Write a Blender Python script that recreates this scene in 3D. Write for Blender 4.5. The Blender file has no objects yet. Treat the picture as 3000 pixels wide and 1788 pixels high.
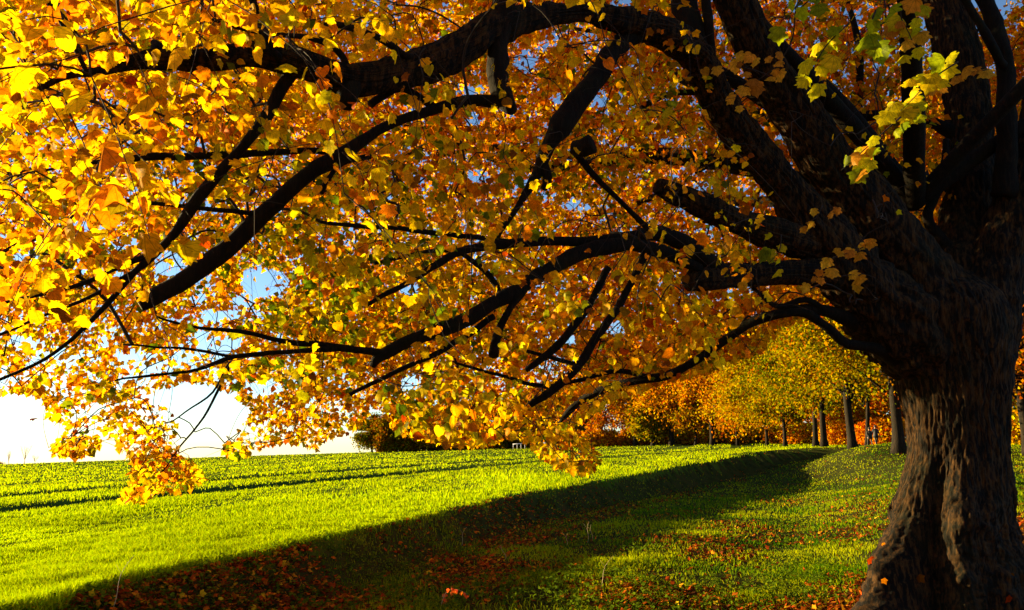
import bpy, math, random
import numpy as np
from mathutils import Vector

rng = np.random.default_rng(7)
random.seed(7)
D2R = math.radians
S = bpy.context.scene
COL = S.collection

# ------------------------------------------------------------------ camera, sky, sun, exposure
EYE = 1.6
PITCH = math.atan(416 / 2354.0)
FPX = 2354.0                                   # focal length in pixels of the 3000 px wide photograph
cam_d = bpy.data.cameras.new("camera"); cam = bpy.data.objects.new("camera", cam_d); COL.objects.link(cam)
cam.location = (0, 0, EYE); cam.rotation_euler = (math.pi / 2 + PITCH, 0, 0)
cam_d.sensor_width = 36; cam_d.lens = 36 * FPX / 3000; cam_d.clip_end = 6000; cam_d.clip_start = 0.05
S.camera = cam

SUN_AZ, SUN_EL = D2R(-66), D2R(7.8)            # azimuth from +Y towards +X
world = bpy.data.worlds.new("World"); S.world = world; world.use_nodes = True
wn = world.node_tree; bg = wn.nodes["Background"]
sky = wn.nodes.new("ShaderNodeTexSky"); sky.sky_type = 'NISHITA'; sky.sun_disc = False
sky.sun_elevation = SUN_EL; sky.sun_rotation = SUN_AZ
sky.air_density = 0.75; sky.dust_density = 0.2; sky.ozone_density = 2.4
wn.links.new(sky.outputs[0], bg.inputs[0]); bg.inputs[1].default_value = 0.065
sl = bpy.data.lights.new("sun", 'SUN'); sl.energy = 5.0; sl.angle = D2R(0.5); sl.color = (1.0, 0.75, 0.34)
so = bpy.data.objects.new("sun", sl); COL.objects.link(so)
sdir = Vector((math.sin(SUN_AZ) * math.cos(SUN_EL), math.cos(SUN_AZ) * math.cos(SUN_EL), math.sin(SUN_EL)))
so.rotation_euler = sdir.to_track_quat('Z', 'Y').to_euler(); so.location = sdir * 100
S.view_settings.view_transform = 'Standard'; S.view_settings.look = 'None'
S.view_settings.exposure = 2.15; S.view_settings.gamma = 1.0
S.cycles.max_bounces = 6; S.cycles.transmission_bounces = 5; S.cycles.diffuse_bounces = 2
S.cycles.glossy_bounces = 2; S.cycles.transparent_max_bounces = 4

cp, sp_ = math.cos(PITCH), math.sin(PITCH)
def unproj(px, py, Y):
    """photo pixel (3000 px wide) at world depth Y (metres along +Y) -> world point"""
    a = (px - 1500) / FPX; b = (894 - py) / FPX
    dy = cp - b * sp_; dz = sp_ + b * cp
    t = Y / dy
    return np.array([a * t, Y, EYE + dz * t]), t
def U(x, y, Y):                                 # same with 2490 px wide coordinates
    return unproj(x * 1.20482, y * 1.20482, Y)
def proj(P):
    """world points -> (px, py) in 2490 px coordinates, depth"""
    P = np.asarray(P); X = P[:, 0]; Yv = P[:, 1]; Z = P[:, 2] - EYE
    d = Yv * cp + Z * sp_; v = -Yv * sp_ + Z * cp
    ds = np.where(d > 0.05, d, 0.05)
    return (1500 + FPX * X / ds) / 1.20482, (894 - FPX * v / ds) / 1.20482, d

# ------------------------------------------------------------------ noise
def vnoise(p, seed=0):
    p = np.asarray(p, dtype=np.float64); i = np.floor(p).astype(np.int64); f = p - i; f = f * f * (3 - 2 * f)
    def h(a, b, c):
        n = (a * 374761393 + b * 668265263 + c * 2147483647 + seed * 974634777) & 0xffffffff
        n = ((n ^ (n >> 13)) * 1274126177) & 0xffffffff
        return ((n ^ (n >> 16)) & 0xffffff) / float(0xffffff)
    r = 0
    for dx in (0, 1):
        for dy in (0, 1):
            for dz in (0, 1):
                w = (f[..., 0] if dx else 1 - f[..., 0]) * (f[..., 1] if dy else 1 - f[..., 1]) * (f[..., 2] if dz else 1 - f[..., 2])
                r = r + w * h(i[..., 0] + dx, i[..., 1] + dy, i[..., 2] + dz)
    return r * 2 - 1
def fbm(p, oct=4, seed=0):
    p = np.asarray(p, dtype=np.float64); r = 0; a = 1; s = 0
    for o in range(oct):
        r = r + a * vnoise(p * (2 ** o) + 17.3 * o, seed + o); s += a; a *= 0.5
    return r / s
def sstep(a, b, x):
    t = np.clip((x - a) / (b - a), 0, 1); return t * t * (3 - 2 * t)

# ------------------------------------------------------------------ object helpers
def link(o, parent=None):
    COL.objects.link(o)
    if parent is not None: o.parent = parent
    return o
def tag(o, label=None, cat=None, group=None, kind=None):
    if label: o['label'] = label
    if cat: o['category'] = cat
    if group: o['group'] = group
    if kind: o['kind'] = kind
    return o
def empty(name, loc, label, cat, group=None):
    o = bpy.data.objects.new(name, None); o.location = loc; o.empty_display_size = 0.3
    link(o); tag(o, label, cat, group); return o
def mesh_np(name, V, F, mat, parent=None, col=None, uv=None, smooth=False, mats=None, midx=None):
    """V (n,3) world coords, F (m,k) equal-size faces (k = 3 or 4), or list of such arrays"""
    V = np.asarray(V, dtype=np.float32)
    Fs = F if isinstance(F, list) else [F]
    Fs = [np.asarray(f, dtype=np.int32) for f in Fs if len(f)]
    if parent is not None:
        V = V - np.array(parent.location, dtype=np.float32)
    me = bpy.data.meshes.new(name)
    me.vertices.add(len(V)); me.vertices.foreach_set("co", V.ravel())
    nl = sum(f.size for f in Fs); npoly = sum(len(f) for f in Fs)
    me.loops.add(nl); me.polygons.add(npoly)
    me.loops.foreach_set("vertex_index", np.concatenate([f.ravel() for f in Fs]))
    tot = np.concatenate([np.full(len(f), f.shape[1], dtype=np.int32) for f in Fs])
    st = np.concatenate([[0], np.cumsum(tot)[:-1]]).astype(np.int32)
    me.polygons.foreach_set("loop_start", st)
    try: me.polygons.foreach_set("loop_total", tot)
    except Exception: pass
    if smooth: me.polygons.foreach_set("use_smooth", np.ones(npoly, dtype=bool))
    for m in (mats or [mat]): me.materials.append(m)
    if midx is not None: me.polygons.foreach_set("material_index", np.asarray(midx, dtype=np.int32))
    me.update(calc_edges=True); me.validate()
    if col is not None:
        a = me.attributes.new("tint", 'FLOAT_COLOR', 'POINT')
        c4 = np.ones((len(V), 4), dtype=np.float32); c4[:, :3] = col; a.data.foreach_set("color", c4.ravel())
    if uv is not None:
        a = me.attributes.new("leafpos", 'FLOAT_VECTOR', 'POINT')
        a.data.foreach_set("vector", np.asarray(uv, dtype=np.float32).ravel())
    return link(bpy.data.objects.new(name, me), parent)

class MB:
    """collects tubes, boxes and loose faces into one mesh"""
    def __init__(s): s.V = []; s.Q = []; s.T = []; s.n = 0
    def add(s, V, Q=None, T=None):
        V = np.asarray(V, float)
        if Q is not None and len(Q): s.Q.append(np.asarray(Q) + s.n)
        if T is not None and len(T): s.T.append(np.asarray(T) + s.n)
        s.V.append(V); s.n += len(V)
    def tube(s, P, R, sides=8, rough=0.0, seed=0, cap=True, freq=6.0):
        P = np.asarray(P, float); R = np.asarray(R, float); n = len(P)
        if n < 2: return
        T = np.gradient(P, axis=0); T /= np.linalg.norm(T, axis=1, keepdims=True) + 1e-9
        ref = np.array([0, 0, 1.0]) if abs(T[:, 2]).mean() < 0.8 else np.array([1.0, 0.2, 0])
        A = np.cross(T, ref); A /= np.linalg.norm(A, axis=1, keepdims=True) + 1e-9
        B = np.cross(T, A)
        th = np.linspace(0, 2 * np.pi, sides, endpoint=False)
        rr = R[:, None] * np.ones(sides)[None]
        V = P[:, None] + rr[..., None] * (np.cos(th)[None, :, None] * A[:, None] + np.sin(th)[None, :, None] * B[:, None])
        if rough > 0:
            nz = 0.6 * fbm(V * freq, 3, seed) + 0.6 * fbm(V * np.array([2.0, 2.0, 2.0]), 2, seed + 9)
            V = P[:, None] + (V - P[:, None]) * (1 + rough * nz)[..., None]
        V = V.reshape(-1, 3)
        i = np.arange(n - 1)[:, None] * sides; j = np.arange(sides)[None]; k = (j + 1) % sides
        Q = np.stack([i + j, i + k, i + k + sides, i + j + sides], -1).reshape(-1, 4)
        Tr = None
        if cap:
            V = np.vstack([V, P[0], P[-1]])
            c0, c1 = n * sides, n * sides + 1
            j = np.arange(sides); k = (j + 1) % sides
            Tr = np.vstack([np.stack([np.full(sides, c0), k, j], -1),
                            np.stack([np.full(sides, c1), (n - 1) * sides + j, (n - 1) * sides + k], -1)])
        s.add(V, Q, Tr)
    def box(s, c, d, rz=0.0):
        x, y, z = np.array(d) / 2.0
        V = np.array([[-x, -y, -z], [x, -y, -z], [x, y, -z], [-x, y, -z], [-x, -y, z], [x, -y, z], [x, y, z], [-x, y, z]])
        cz, sz = math.cos(rz), math.sin(rz)
        V = np.stack([V[:, 0] * cz - V[:, 1] * sz, V[:, 0] * sz + V[:, 1] * cz, V[:, 2]], -1) + np.array(c)
        s.add(V, [[0, 3, 2, 1], [4, 5, 6, 7], [0, 1, 5, 4], [1, 2, 6, 5], [2, 3, 7, 6], [3, 0, 4, 7]])
    def build(s, name, mat, parent=None, smooth=True, **k):
        F = []
        if s.Q: F.append(np.vstack(s.Q))
        if s.T: F.append(np.vstack(s.T))
        return mesh_np(name, np.vstack(s.V), F, mat, parent, smooth=smooth, **k)

def catmull(pts, step):
    """smooth resample of rows (x,y,z,r)"""
    P = np.asarray(pts, float)
    if len(P) < 3:
        n = max(2, int(np.linalg.norm(P[-1, :3] - P[0, :3]) / step) + 1)
        t = np.linspace(0, 1, n)[:, None]; return P[0] * (1 - t) + P[-1] * t
    E = np.vstack([2 * P[0] - P[1], P, 2 * P[-1] - P[-2]]); out = []
    for i in range(1, len(E) - 2):
        n = max(2, int(np.linalg.norm(E[i + 1, :3] - E[i, :3]) / step) + 1)
        t = np.linspace(0, 1, n, endpoint=False)[:, None]
        p0, p1, p2, p3 = E[i - 1], E[i], E[i + 1], E[i + 2]
        out.append(0.5 * (2 * p1 + (p2 - p0) * t + (2 * p0 - 5 * p1 + 4 * p2 - p3) * t ** 2 + (3 * p1 - p0 - 3 * p2 + p3) * t ** 3))
    out.append(P[-1:]); R = np.vstack(out); R[:, 3] = np.maximum(R[:, 3], 0.002); return R

# ------------------------------------------------------------------ materials
def newmat(name):
    m = bpy.data.materials.new(name); m.use_nodes = True; nt = m.node_tree; nt.nodes.clear()
    out = nt.nodes.new("ShaderNodeOutputMaterial"); return m, nt, out
def N(nt, t, **kw):
    n = nt.nodes.new(t)
    for k, v in kw.items():
        if k.startswith("i_"):
            key = k[2:]; key = int(key) if key.isdigit() else key.replace("_", " ")
            n.inputs[key].default_value = v
        else: setattr(n, k, v)
    return n
def math_n(nt, op, a, b=None):
    n = nt.nodes.new("ShaderNodeMath"); n.operation = op
    for i, v in enumerate((a, b)):
        if v is None: continue
        if isinstance(v, (int, float)): n.inputs[i].default_value = v
        else: nt.links.new(v, n.inputs[i])
    return n.outputs[0]

def leaf_material(name, trans=0.5, veins=False, gloss=0.04, ttint=(1.0, 0.95, 0.6)):
    m, nt, out = newmat(name)
    att = N(nt, "ShaderNodeAttribute", attribute_name="tint")
    tc = N(nt, "ShaderNodeTexCoord")
    nz = N(nt, "ShaderNodeTexNoise", i_Scale=38.0, i_Detail=3.0)
    nt.links.new(tc.outputs["Object"], nz.inputs["Vector"])
    ramp = N(nt, "ShaderNodeMapRange", i_1=0.35, i_2=0.72, i_3=1.12, i_4=0.62)
    nt.links.new(nz.outputs["Fac"], ramp.inputs[0])
    fac = ramp.outputs[0]
    if veins:
        lp = N(nt, "ShaderNodeAttribute", attribute_name="leafpos")
        sx = N(nt, "ShaderNodeSeparateXYZ"); nt.links.new(lp.outputs["Vector"], sx.inputs[0])
        ax = math_n(nt, 'ABSOLUTE', sx.outputs[0])
        rad = math_n(nt, 'SQRT', math_n(nt, 'ADD', math_n(nt, 'POWER', ax, 2.0), math_n(nt, 'POWER', sx.outputs[1], 2.0)))
        ang = math_n(nt, 'ARCTAN2', ax, sx.outputs[1])
        dmin = None
        for a0 in (0.0, 0.62, 1.22):
            d = math_n(nt, 'MULTIPLY', math_n(nt, 'ABSOLUTE', math_n(nt, 'SUBTRACT', ang, a0)), rad)
            dmin = d if dmin is None else math_n(nt, 'MINIMUM', dmin, d)
        # side veins: chevrons leaving the midrib
        ch = math_n(nt, 'FRACT', math_n(nt, 'MULTIPLY', math_n(nt, 'SUBTRACT', sx.outputs[1], math_n(nt, 'MULTIPLY', ax, 0.8)), 7.0))
        chd = math_n(nt, 'MULTIPLY', math_n(nt, 'ABSOLUTE', math_n(nt, 'SUBTRACT', ch, 0.5)), 0.14)
        v1 = N(nt, "ShaderNodeMapRange", i_1=0.004, i_2=0.022, i_3=0.55, i_4=1.0); nt.links.new(dmin, v1.inputs[0])
        v2 = N(nt, "ShaderNodeMapRange", i_1=0.002, i_2=0.016, i_3=0.78, i_4=1.0); nt.links.new(chd, v2.inputs[0])
        fac = math_n(nt, 'MULTIPLY', fac, math_n(nt, 'MULTIPLY', v1.outputs[0], v2.outputs[0]))
        sp = N(nt, "ShaderNodeTexNoise", i_Scale=120.0, i_Detail=1.0); nt.links.new(tc.outputs["Object"], sp.inputs["Vector"])
        s2 = N(nt, "ShaderNodeMapRange", i_1=0.68, i_2=0.74, i_3=1.0, i_4=0.3); nt.links.new(sp.outputs["Fac"], s2.inputs[0])
        fac = math_n(nt, 'MULTIPLY', fac, s2.outputs[0])
    mul = N(nt, "ShaderNodeMix", data_type='RGBA', blend_type='MULTIPLY'); mul.inputs[0].default_value = 1.0
    nt.links.new(att.outputs["Color"], mul.inputs[6]); nt.links.new(fac, mul.inputs[7])
    colr = mul.outputs[2]
    dif = N(nt, "ShaderNodeBsdfDiffuse"); nt.links.new(colr, dif.inputs[0])
    tm = N(nt, "ShaderNodeMix", data_type='RGBA', blend_type='MULTIPLY'); tm.inputs[0].default_value = 1.0
    nt.links.new(colr, tm.inputs[6]); tm.inputs[7].default_value = (*ttint, 1)
    tr = N(nt, "ShaderNodeBsdfTranslucent"); nt.links.new(tm.outputs[2], tr.inputs[0])
    mx = N(nt, "ShaderNodeMixShader"); mx.inputs[0].default_value = trans
    nt.links.new(dif.outputs[0], mx.inputs[1]); nt.links.new(tr.outputs[0], mx.inputs[2])
    gl = N(nt, "ShaderNodeBsdfGlossy"); gl.inputs["Roughness"].default_value = 0.45
    mg = N(nt, "ShaderNodeMixShader"); mg.inputs[0].default_value = gloss
    nt.links.new(mx.outputs[0], mg.inputs[1]); nt.links.new(gl.outputs[0], mg.inputs[2])
    nt.links.new(mg.outputs[0], out.inputs[0]); return m

def bark_material(name, c1, c2, moss, scale=1.0, mossamt=0.35):
    m, nt, out = newmat(name)
    tc = N(nt, "ShaderNodeTexCoord")
    mp = N(nt, "ShaderNodeMapping"); mp.inputs["Scale"].default_value = (14 * scale, 14 * scale, 2.2 * scale)
    nt.links.new(tc.outputs["Object"], mp.inputs[0])
    n1 = N(nt, "ShaderNodeTexNoise", i_Scale=1.6, i_Detail=9.0, i_Roughness=0.74); nt.links.new(mp.outputs[0], n1.inputs["Vector"])
    n2 = N(nt, "ShaderNodeTexNoise", i_Scale=2.2 * scale, i_Detail=5.0); nt.links.new(tc.outputs["Object"], n2.inputs["Vector"])
    ct = N(nt, "ShaderNodeMapRange", i_1=0.46, i_2=0.74, i_3=0.0, i_4=1.0); nt.links.new(n1.outputs["Fac"], ct.inputs[0])
    mixc = N(nt, "ShaderNodeMix", data_type='RGBA'); nt.links.new(ct.outputs[0], mixc.inputs[0])
    mixc.inputs[6].default_value = (*c1, 1); mixc.inputs[7].default_value = (*c2, 1)
    mr = N(nt, "ShaderNodeMapRange", i_1=0.5, i_2=0.68, i_3=0.0, i_4=mossamt); nt.links.new(n2.outputs["Fac"], mr.inputs[0])
    mm = N(nt, "ShaderNodeMix", data_type='RGBA'); nt.links.new(mr.outputs[0], mm.inputs[0])
    nt.links.new(mixc.outputs[2], mm.inputs[6]); mm.inputs[7].default_value = (*moss, 1)
    b = N(nt, "ShaderNodeBsdfPrincipled"); b.inputs["Roughness"].default_value = 0.9
    b.inputs["Specular IOR Level"].default_value = 0.15
    nt.links.new(mm.outputs[2], b.inputs["Base Color"])
    bp = N(nt, "ShaderNodeBump"); bp.inputs["Strength"].default_value = 0.9; bp.inputs["Distance"].default_value = 0.02
    nt.links.new(n1.outputs["Fac"], bp.inputs["Height"]); nt.links.new(bp.outputs[0], b.inputs["Normal"])
    nt.links.new(b.outputs[0], out.inputs[0]); return m

def ground_material(name, stops, scale, bump=0.03, rough=0.95):
    m, nt, out = newmat(name)
    tc = N(nt, "ShaderNodeTexCoord")
    n1 = N(nt, "ShaderNodeTexNoise", i_Scale=scale, i_Detail=8.0, i_Roughness=0.7); nt.links.new(tc.outputs["Object"], n1.inputs["Vector"])
    cr = N(nt, "ShaderNodeValToRGB"); nt.links.new(n1.outputs["Fac"], cr.inputs[0])
    e = cr.color_ramp.elements
    e[0].position, e[0].color = stops[0][0], (*stops[0][1], 1); e[1].position, e[1].color = stops[-1][0], (*stops[-1][1], 1)
    for p, c in stops[1:-1]:
        q = e.new(p); q.color = (*c, 1)
    n2 = N(nt, "ShaderNodeTexNoise", i_Scale=scale * 5, i_Detail=6.0); nt.links.new(tc.outputs["Object"], n2.inputs["Vector"])
    b = N(nt, "ShaderNodeBsdfDiffuse"); nt.links.new(cr.outputs[0], b.inputs[0])
    bp = N(nt, "ShaderNodeBump"); bp.inputs["Strength"].default_value = 1.0; bp.inputs["Distance"].default_value = bump
    nt.links.new(n2.outputs["Fac"], bp.inputs["Height"]); nt.links.new(bp.outputs[0], b.inputs["Normal"])
    nt.links.new(b.outputs[0], out.inputs[0]); return m
def plain(name, c, rough=0.7):
    m, nt, out = newmat(name)
    tc = N(nt, "ShaderNodeTexCoord"); nz = N(nt, "ShaderNodeTexNoise", i_Scale=9.0, i_Detail=4.0)
    nt.links.new(tc.outputs["Object"], nz.inputs["Vector"])
    mx = N(nt, "ShaderNodeMix", data_type='RGBA'); nt.links.new(nz.outputs["Fac"], mx.inputs[0])
    mx.inputs[6].default_value = (*[v * 0.75 for v in c], 1); mx.inputs[7].default_value = (*[min(1, v * 1.2) for v in c], 1)
    b = N(nt, "ShaderNodeBsdfPrincipled"); b.inputs["Roughness"].default_value = rough
    nt.links.new(mx.outputs[2], b.inputs["Base Color"]); nt.links.new(b.outputs[0], out.inputs[0]); return m

M_leaf_near = leaf_material("autumn_leaf_veined", 0.55, veins=True, gloss=0.004)
M_leaf = leaf_material("autumn_leaf", 0.58, gloss=0.0)
M_leaf_far = leaf_material("far_foliage", 0.45, gloss=0.0)
M_grass = leaf_material("grass_blade", 0.5, gloss=0.0, ttint=(1.0, 1.0, 0.5))
M_litter = leaf_material("fallen_leaf", 0.2, gloss=0.0)
M_bark = bark_material("bark_old_maple", (0.002, 0.0015, 0.001), (0.105, 0.048, 0.011), (0.008, 0.010, 0.0015))
M_limb = bark_material("bark_limb", (0.004, 0.003, 0.002), (0.022, 0.013, 0.007), (0.012, 0.015, 0.003), 1.5)
M_twig = plain("twig_bark", (0.016, 0.010, 0.007), 1.0)
M_cut = plain("sawn_wood", (0.10, 0.085, 0.05), 0.9)
M_bgbark = bark_material("bark_avenue", (0.008, 0.006, 0.004), (0.05, 0.032, 0.018), (0.015, 0.018, 0.006), 0.6)
M_soil = ground_material("verge_soil", [(0.3, (0.012, 0.010, 0.005)), (0.5, (0.035, 0.042, 0.010)), (0.7, (0.055, 0.035, 0.012))], 1.3)
M_field = ground_material("field_soil", [(0.3, (0.03, 0.045, 0.008)), (0.7, (0.075, 0.11, 0.012))], 0.7)
M_path = ground_material("path_litter", [(0.3, (0.05, 0.018, 0.006)), (0.5, (0.20, 0.07, 0.015)), (0.7, (0.34, 0.14, 0.03))], 9.0, 0.04)

# ------------------------------------------------------------------ terrain
def xe(y):
    q = np.clip(np.asarray(y, float) - 14, 0, 46)
    return -8.0 + 0.29 * y + 0.004 * q * q + 0.37 * np.clip(np.asarray(y, float) - 60, 0, 40)
def edge_s(x, y): return (x - xe(y)) * 0.96
def path_s(x, y): return (x + 8.0 - 0.29 * y) * 0.96      # the path runs straight on
RUTS = (15.4, 17.2, 24.8, 26.6)
def hgt(x, y):
    x = np.asarray(x, float); y = np.asarray(y, float)
    z = 0.007 * y + 0.031 * x
    z = z - 0.031 * np.clip(x, 0, 30) * (1 - sstep(14, 60, y)) - 0.16 * sstep(5, 9, edge_s(x, y)) * (1 - sstep(16, 40, y))
    z = np.where(x > 30, z - 0.021 * (x - 30), z)
    s = edge_s(x, y)
    d = 0.72 + 0.35 * sstep(20, 45, y)
    d = d * (1 - sstep(60, 80, y)) * sstep(-60, -20, y)
    wid = 1 + 0.45 * sstep(12, 28, y) - 1.0 * sstep(36, 62, y)
    nz_ = 1.2 * fbm(np.stack([x, y, 0 * x], -1) * 0.16, 2, 21)
    sh = sstep(0.0, 1.3, s) * (1 - sstep(5.6 * wid + nz_, 15.0 - 6 * sstep(36, 60, y) + nz_, s))
    z = z - d * sh
    z = z + 0.35 * np.exp(-((x - 22) / 5.5) ** 2 - ((y - 58) / 9.0) ** 2)          # rise of the verge
    z = z + 0.55 * np.exp(-((x - 31) / 7.0) ** 2 - ((y - 62) / 12.0) ** 2)
    for cc in RUTS: z = z - 0.26 * np.exp(-((x - xe(y) + cc + .5 * np.sin(y * .05)) / 0.75) ** 2) * (s < -2)
    P = np.stack([x, y, 0 * x], -1)
    z = z + 0.05 * fbm(P * 0.35, 3, 3) * sstep(0.5, 2.5, s) * (1 - sstep(60, 120, y))
    z = z + 0.10 * fbm(P * 0.03, 2, 5)
    r = np.sqrt(x * x + y * y)
    z = z - 0.0006 * np.maximum(0, r - 215) ** 2 * (r < 500) - (r >= 500) * (0.0006 * 285 ** 2 + 0.02 * (r - 500))
    return z
def axis(lo, hi, near0, near1, fine, grow=1.12):
    a = list(np.arange(near0, near1, fine)); st = fine; v = near1
    while v < hi: a.append(v); st *= grow; v += st
    a.append(hi); st = fine; v = near0 - fine
    while v > lo: a.insert(0, v); st *= grow; v -= st
    a.insert(0, lo); return np.array(a)
def sheet(name, xs, ys, mat, lift=0.0, **kw):
    X, Y = np.meshgrid(xs, ys); Z = hgt(X, Y) + lift
    V = np.stack([X, Y, Z], -1).reshape(-1, 3); nx, ny = len(xs), len(ys)
    i = np.arange(ny - 1)[:, None] * nx; j = np.arange(nx - 1)[None]
    Q = np.stack([i + j, i + j + 1, i + j + 1 + nx, i + j + nx], -1).reshape(-1, 4)
    c = V[Q].mean(1); s = edge_s(c[:, 0], c[:, 1])
    mi = ((s < 0.35 + 0.3 * fbm(c * 0.8, 2, 8)) & (c[:, 1] > -80)).astype(int)
    return mesh_np(name, V, Q, mat, smooth=True, mats=[M_soil, M_field], midx=mi)
gx = axis(-3000, 3000, -22, 26, 0.22); gy = axis(-1500, 4000, 3, 40, 0.25)
tag(sheet("ground", gx, gy, M_soil), "green field and grassy verge under the trees", "ground", kind="structure")
# the leaf-covered path on the far side of the big trunk
ys = np.arange(-15, 19.5, 0.5); rows = []
for y in ys:
    xl = -8 + 0.29 * y + 11.5 / 0.96 + 0.25 * math.sin(y * 0.4); rows.append([(xl + 8.5 * k / 8, y) for k in range(9)])
R = np.array(rows); V = np.concatenate([R, (hgt(R[..., 0], R[..., 1]) + 0.012)[..., None]], -1).reshape(-1, 3)
i = np.arange(len(ys) - 1)[:, None] * 9; j = np.arange(8)[None]
tag(mesh_np("path", V, np.stack([i + j, i + j + 1, i + j + 10, i + j + 9], -1).reshape(-1, 4), M_path, smooth=True),
    "avenue path buried in russet fallen leaves", "path", kind="structure")

# ------------------------------------------------------------------ leaves
half = [(0.0, 0.0), (0.20, -0.07), (0.42, 0.0), (0.52, 0.14), (0.40, 0.24), (0.58, 0.40), (0.63, 0.52), (0.40, 0.56), (0.30, 0.72), (0.14, 0.78), (0.0, 1.0)]
out_n = half + [(-x, y) for x, y in half[-2:0:-1]]
T_NEAR = (np.array([(0, 0.38)] + out_n), np.array([(0, 1 + k, 1 + (k + 1) % len(out_n)) for k in range(len(out_n))]))
hm = [(0, 0), (0.38, 0.02), (0.56, 0.42), (0.28, 0.66), (0, 1), (-0.28, 0.66), (-0.56, 0.42), (-0.38, 0.02)]
heart = [(0.0, 0.0), (0.16, -0.10), (0.34, -0.08), (0.48, 0.06), (0.54, 0.24), (0.53, 0.30), (0.50, 0.46), (0.45, 0.50), (0.38, 0.66), (0.30, 0.70), (0.17, 0.86), (0.0, 1.02)]
oh = heart + [(-x, y) for x, y in heart[-2:0:-1]]
T_HEART = (np.array([(0, 0.38)] + oh), np.array([(0, 1 + k, 1 + (k + 1) % len(oh)) for k in range(len(oh))]))
hm = [(0, 0), (0.36, -0.03), (0.44, 0.16), (0.60, 0.50), (0.30, 0.58), (0, 1), (-0.30, 0.58), (-0.60, 0.50), (-0.44, 0.16), (-0.36, -0.03)]
T_MID = (np.array([(0, 0.4)] + hm), np.array([(0, 1 + k, 1 + (k + 1) % 10) for k in range(10)]))
T_FAR = (np.array([(0, 0), (0.48, 0.35), (0, 1), (-0.48, 0.35)]), np.array([(0, 1, 2), (0, 2, 3)]))
def norm(v): return v / (np.linalg.norm(v, axis=-1, keepdims=True) + 1e-9)
def leaf_mesh(tmpl, P, axis_, nrm, size, fold, curl):
    """P,axis,nrm (n,3) ; returns V,F,uv,rep"""
    t, F = tmpl; n, k = len(P), len(t)
    A = norm(axis_); Nn = norm(nrm - (nrm * A).sum(-1, keepdims=True) * A); B = np.cross(A, Nn)
    u = t[:, 0][None]; v = t[:, 1][None]
    z = -fold[:, None] * np.abs(u) + curl[:, None] * v * v * 0.6 + 0.10 * np.sin(u * 9 + fold[:, None] * 20) * np.abs(u)
    V = P[:, None] + size[:, None, None] * (u[..., None] * B[:, None] + v[..., None] * A[:, None] + z[..., None] * Nn[:, None])
    FF = (F[None] + (np.arange(n) * k)[:, None, None]).reshape(-1, F.shape[1])
    uv = np.stack([np.repeat(u, n, 0), np.repeat(v, n, 0), np.zeros((n, k))], -1).reshape(-1, 3)
    return V.reshape(-1, 3), FF, uv, k
PAL = np.array([(0.98, 0.74, 0.002), (0.95, 0.50, 0.002), (0.84, 0.25, 0.002), (0.55, 0.06, 0.002), (0.26, 0.085, 0.004), (0.58, 0.58, 0.004), (0.13, 0.22, 0.004)])
def pick_colors(P, base, nscale=0.8, green_gain=1.0, seed=3):
    """per-leaf colour: weights over the palette vary with clump noise"""
    n = len(P); w = np.tile(np.array(base, float), (n, 1))
    g = fbm(P * nscale, 2, seed); o = fbm(P * nscale * 0.8 + 50, 2, seed + 5)
    w[:, 5] *= np.exp(3.0 * g * green_gain); w[:, 6] *= np.exp(4.0 * g * green_gain)
    w[:, 2] *= np.exp(2.5 * o); w[:, 3] *= np.exp(4.0 * o); w[:, 0] *= np.exp(-1.2 * o)
    w /= w.sum(1, keepdims=True); c = np.cumsum(w, 1); r = rng.random(n)
    idx = (r[:, None] > c).sum(1).clip(0, 6)
    col = PAL[idx] * (0.72 + 0.45 * rng.random((n, 1)))
    j = PAL[rng.integers(0, 3, n)]; m = rng.random((n, 1)) * 0.3
    return np.clip(col * (1 - m) + j * m, 0, 1)

# ------------------------------------------------------------------ the old maple
TX, TY = 5.34, 9.5
base_z = float(hgt(TX, TY)) - 0.05
maple = empty("maple_tree", (TX, TY, base_z), "huge old maple with dark forked trunk, sawn limb and golden leaves overhanging the field", "tree")

# trunk: swept rings with furrows, burls and root flare
prof = [(2335, 1640, 215), (2325, 1500, 190), (2312, 1400, 176), (2308, 1300, 163), (2318, 1200, 145), (2326, 1100, 130), (2325, 1000, 134),
        (2312, 900, 152), (2296, 820, 170), (2290, 760, 172), (2290, 710, 140), (2290, 670, 70)]
ax = []
for x, y, r in prof:
    p, t = U(x, y, TY); ax.append([*p, r / 1954.0 * t * 0.82])
ax = np.array(ax); zs = ax[:, 2]
zt = np.linspace(base_z - 0.25, zs.max(), 560); th = np.linspace(0, 2 * np.pi, 480, endpoint=False)
cx = np.interp(zt, zs, ax[:, 0]); rr = np.interp(zt, zs, ax[:, 3])
k = np.ones(25) / 25; pad = lambda a: np.convolve(np.pad(a, 12, mode='edge'), k, 'valid'); cx, rr = pad(cx), pad(rr)
ZZ, TH = np.meshgrid(zt, th, indexing='ij'); hz = ZZ - base_z
Rr = rr[:, None] * np.ones_like(TH)
def lobe(a, w): return np.exp(-(np.angle(np.exp(1j * (TH - a))) / w) ** 2)
roots = [(D2R(203), .32, 1.35, .58), (D2R(160), .28, .40, .4), (D2R(250), .24, .50, .55), (D2R(285), .22, .30, .5), (D2R(325), .28, .5, .45), (D2R(20), .3, .45, .4), (D2R(90), .4, .4, .4)]
for a, w, amp, dec in roots: Rr = Rr + amp * lobe(a, w) * np.exp(-np.maximum(hz, 0) / dec)
Rr = Rr - 0.16 * lobe(D2R(228), .16) * np.exp(-((hz - 0.8) / 0.9) ** 2)            # deep fold between the buttresses
Rr = Rr + 0.10 * lobe(D2R(250), .22) * np.exp(-((hz - 1.5) / 0.35) ** 2) + 0.10 * lobe(D2R(195), .3) * np.exp(-((hz - 0.9) / 0.4) ** 2)
C3 = np.stack([np.cos(TH) * 0.65, np.sin(TH) * 0.65, ZZ], -1)
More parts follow.
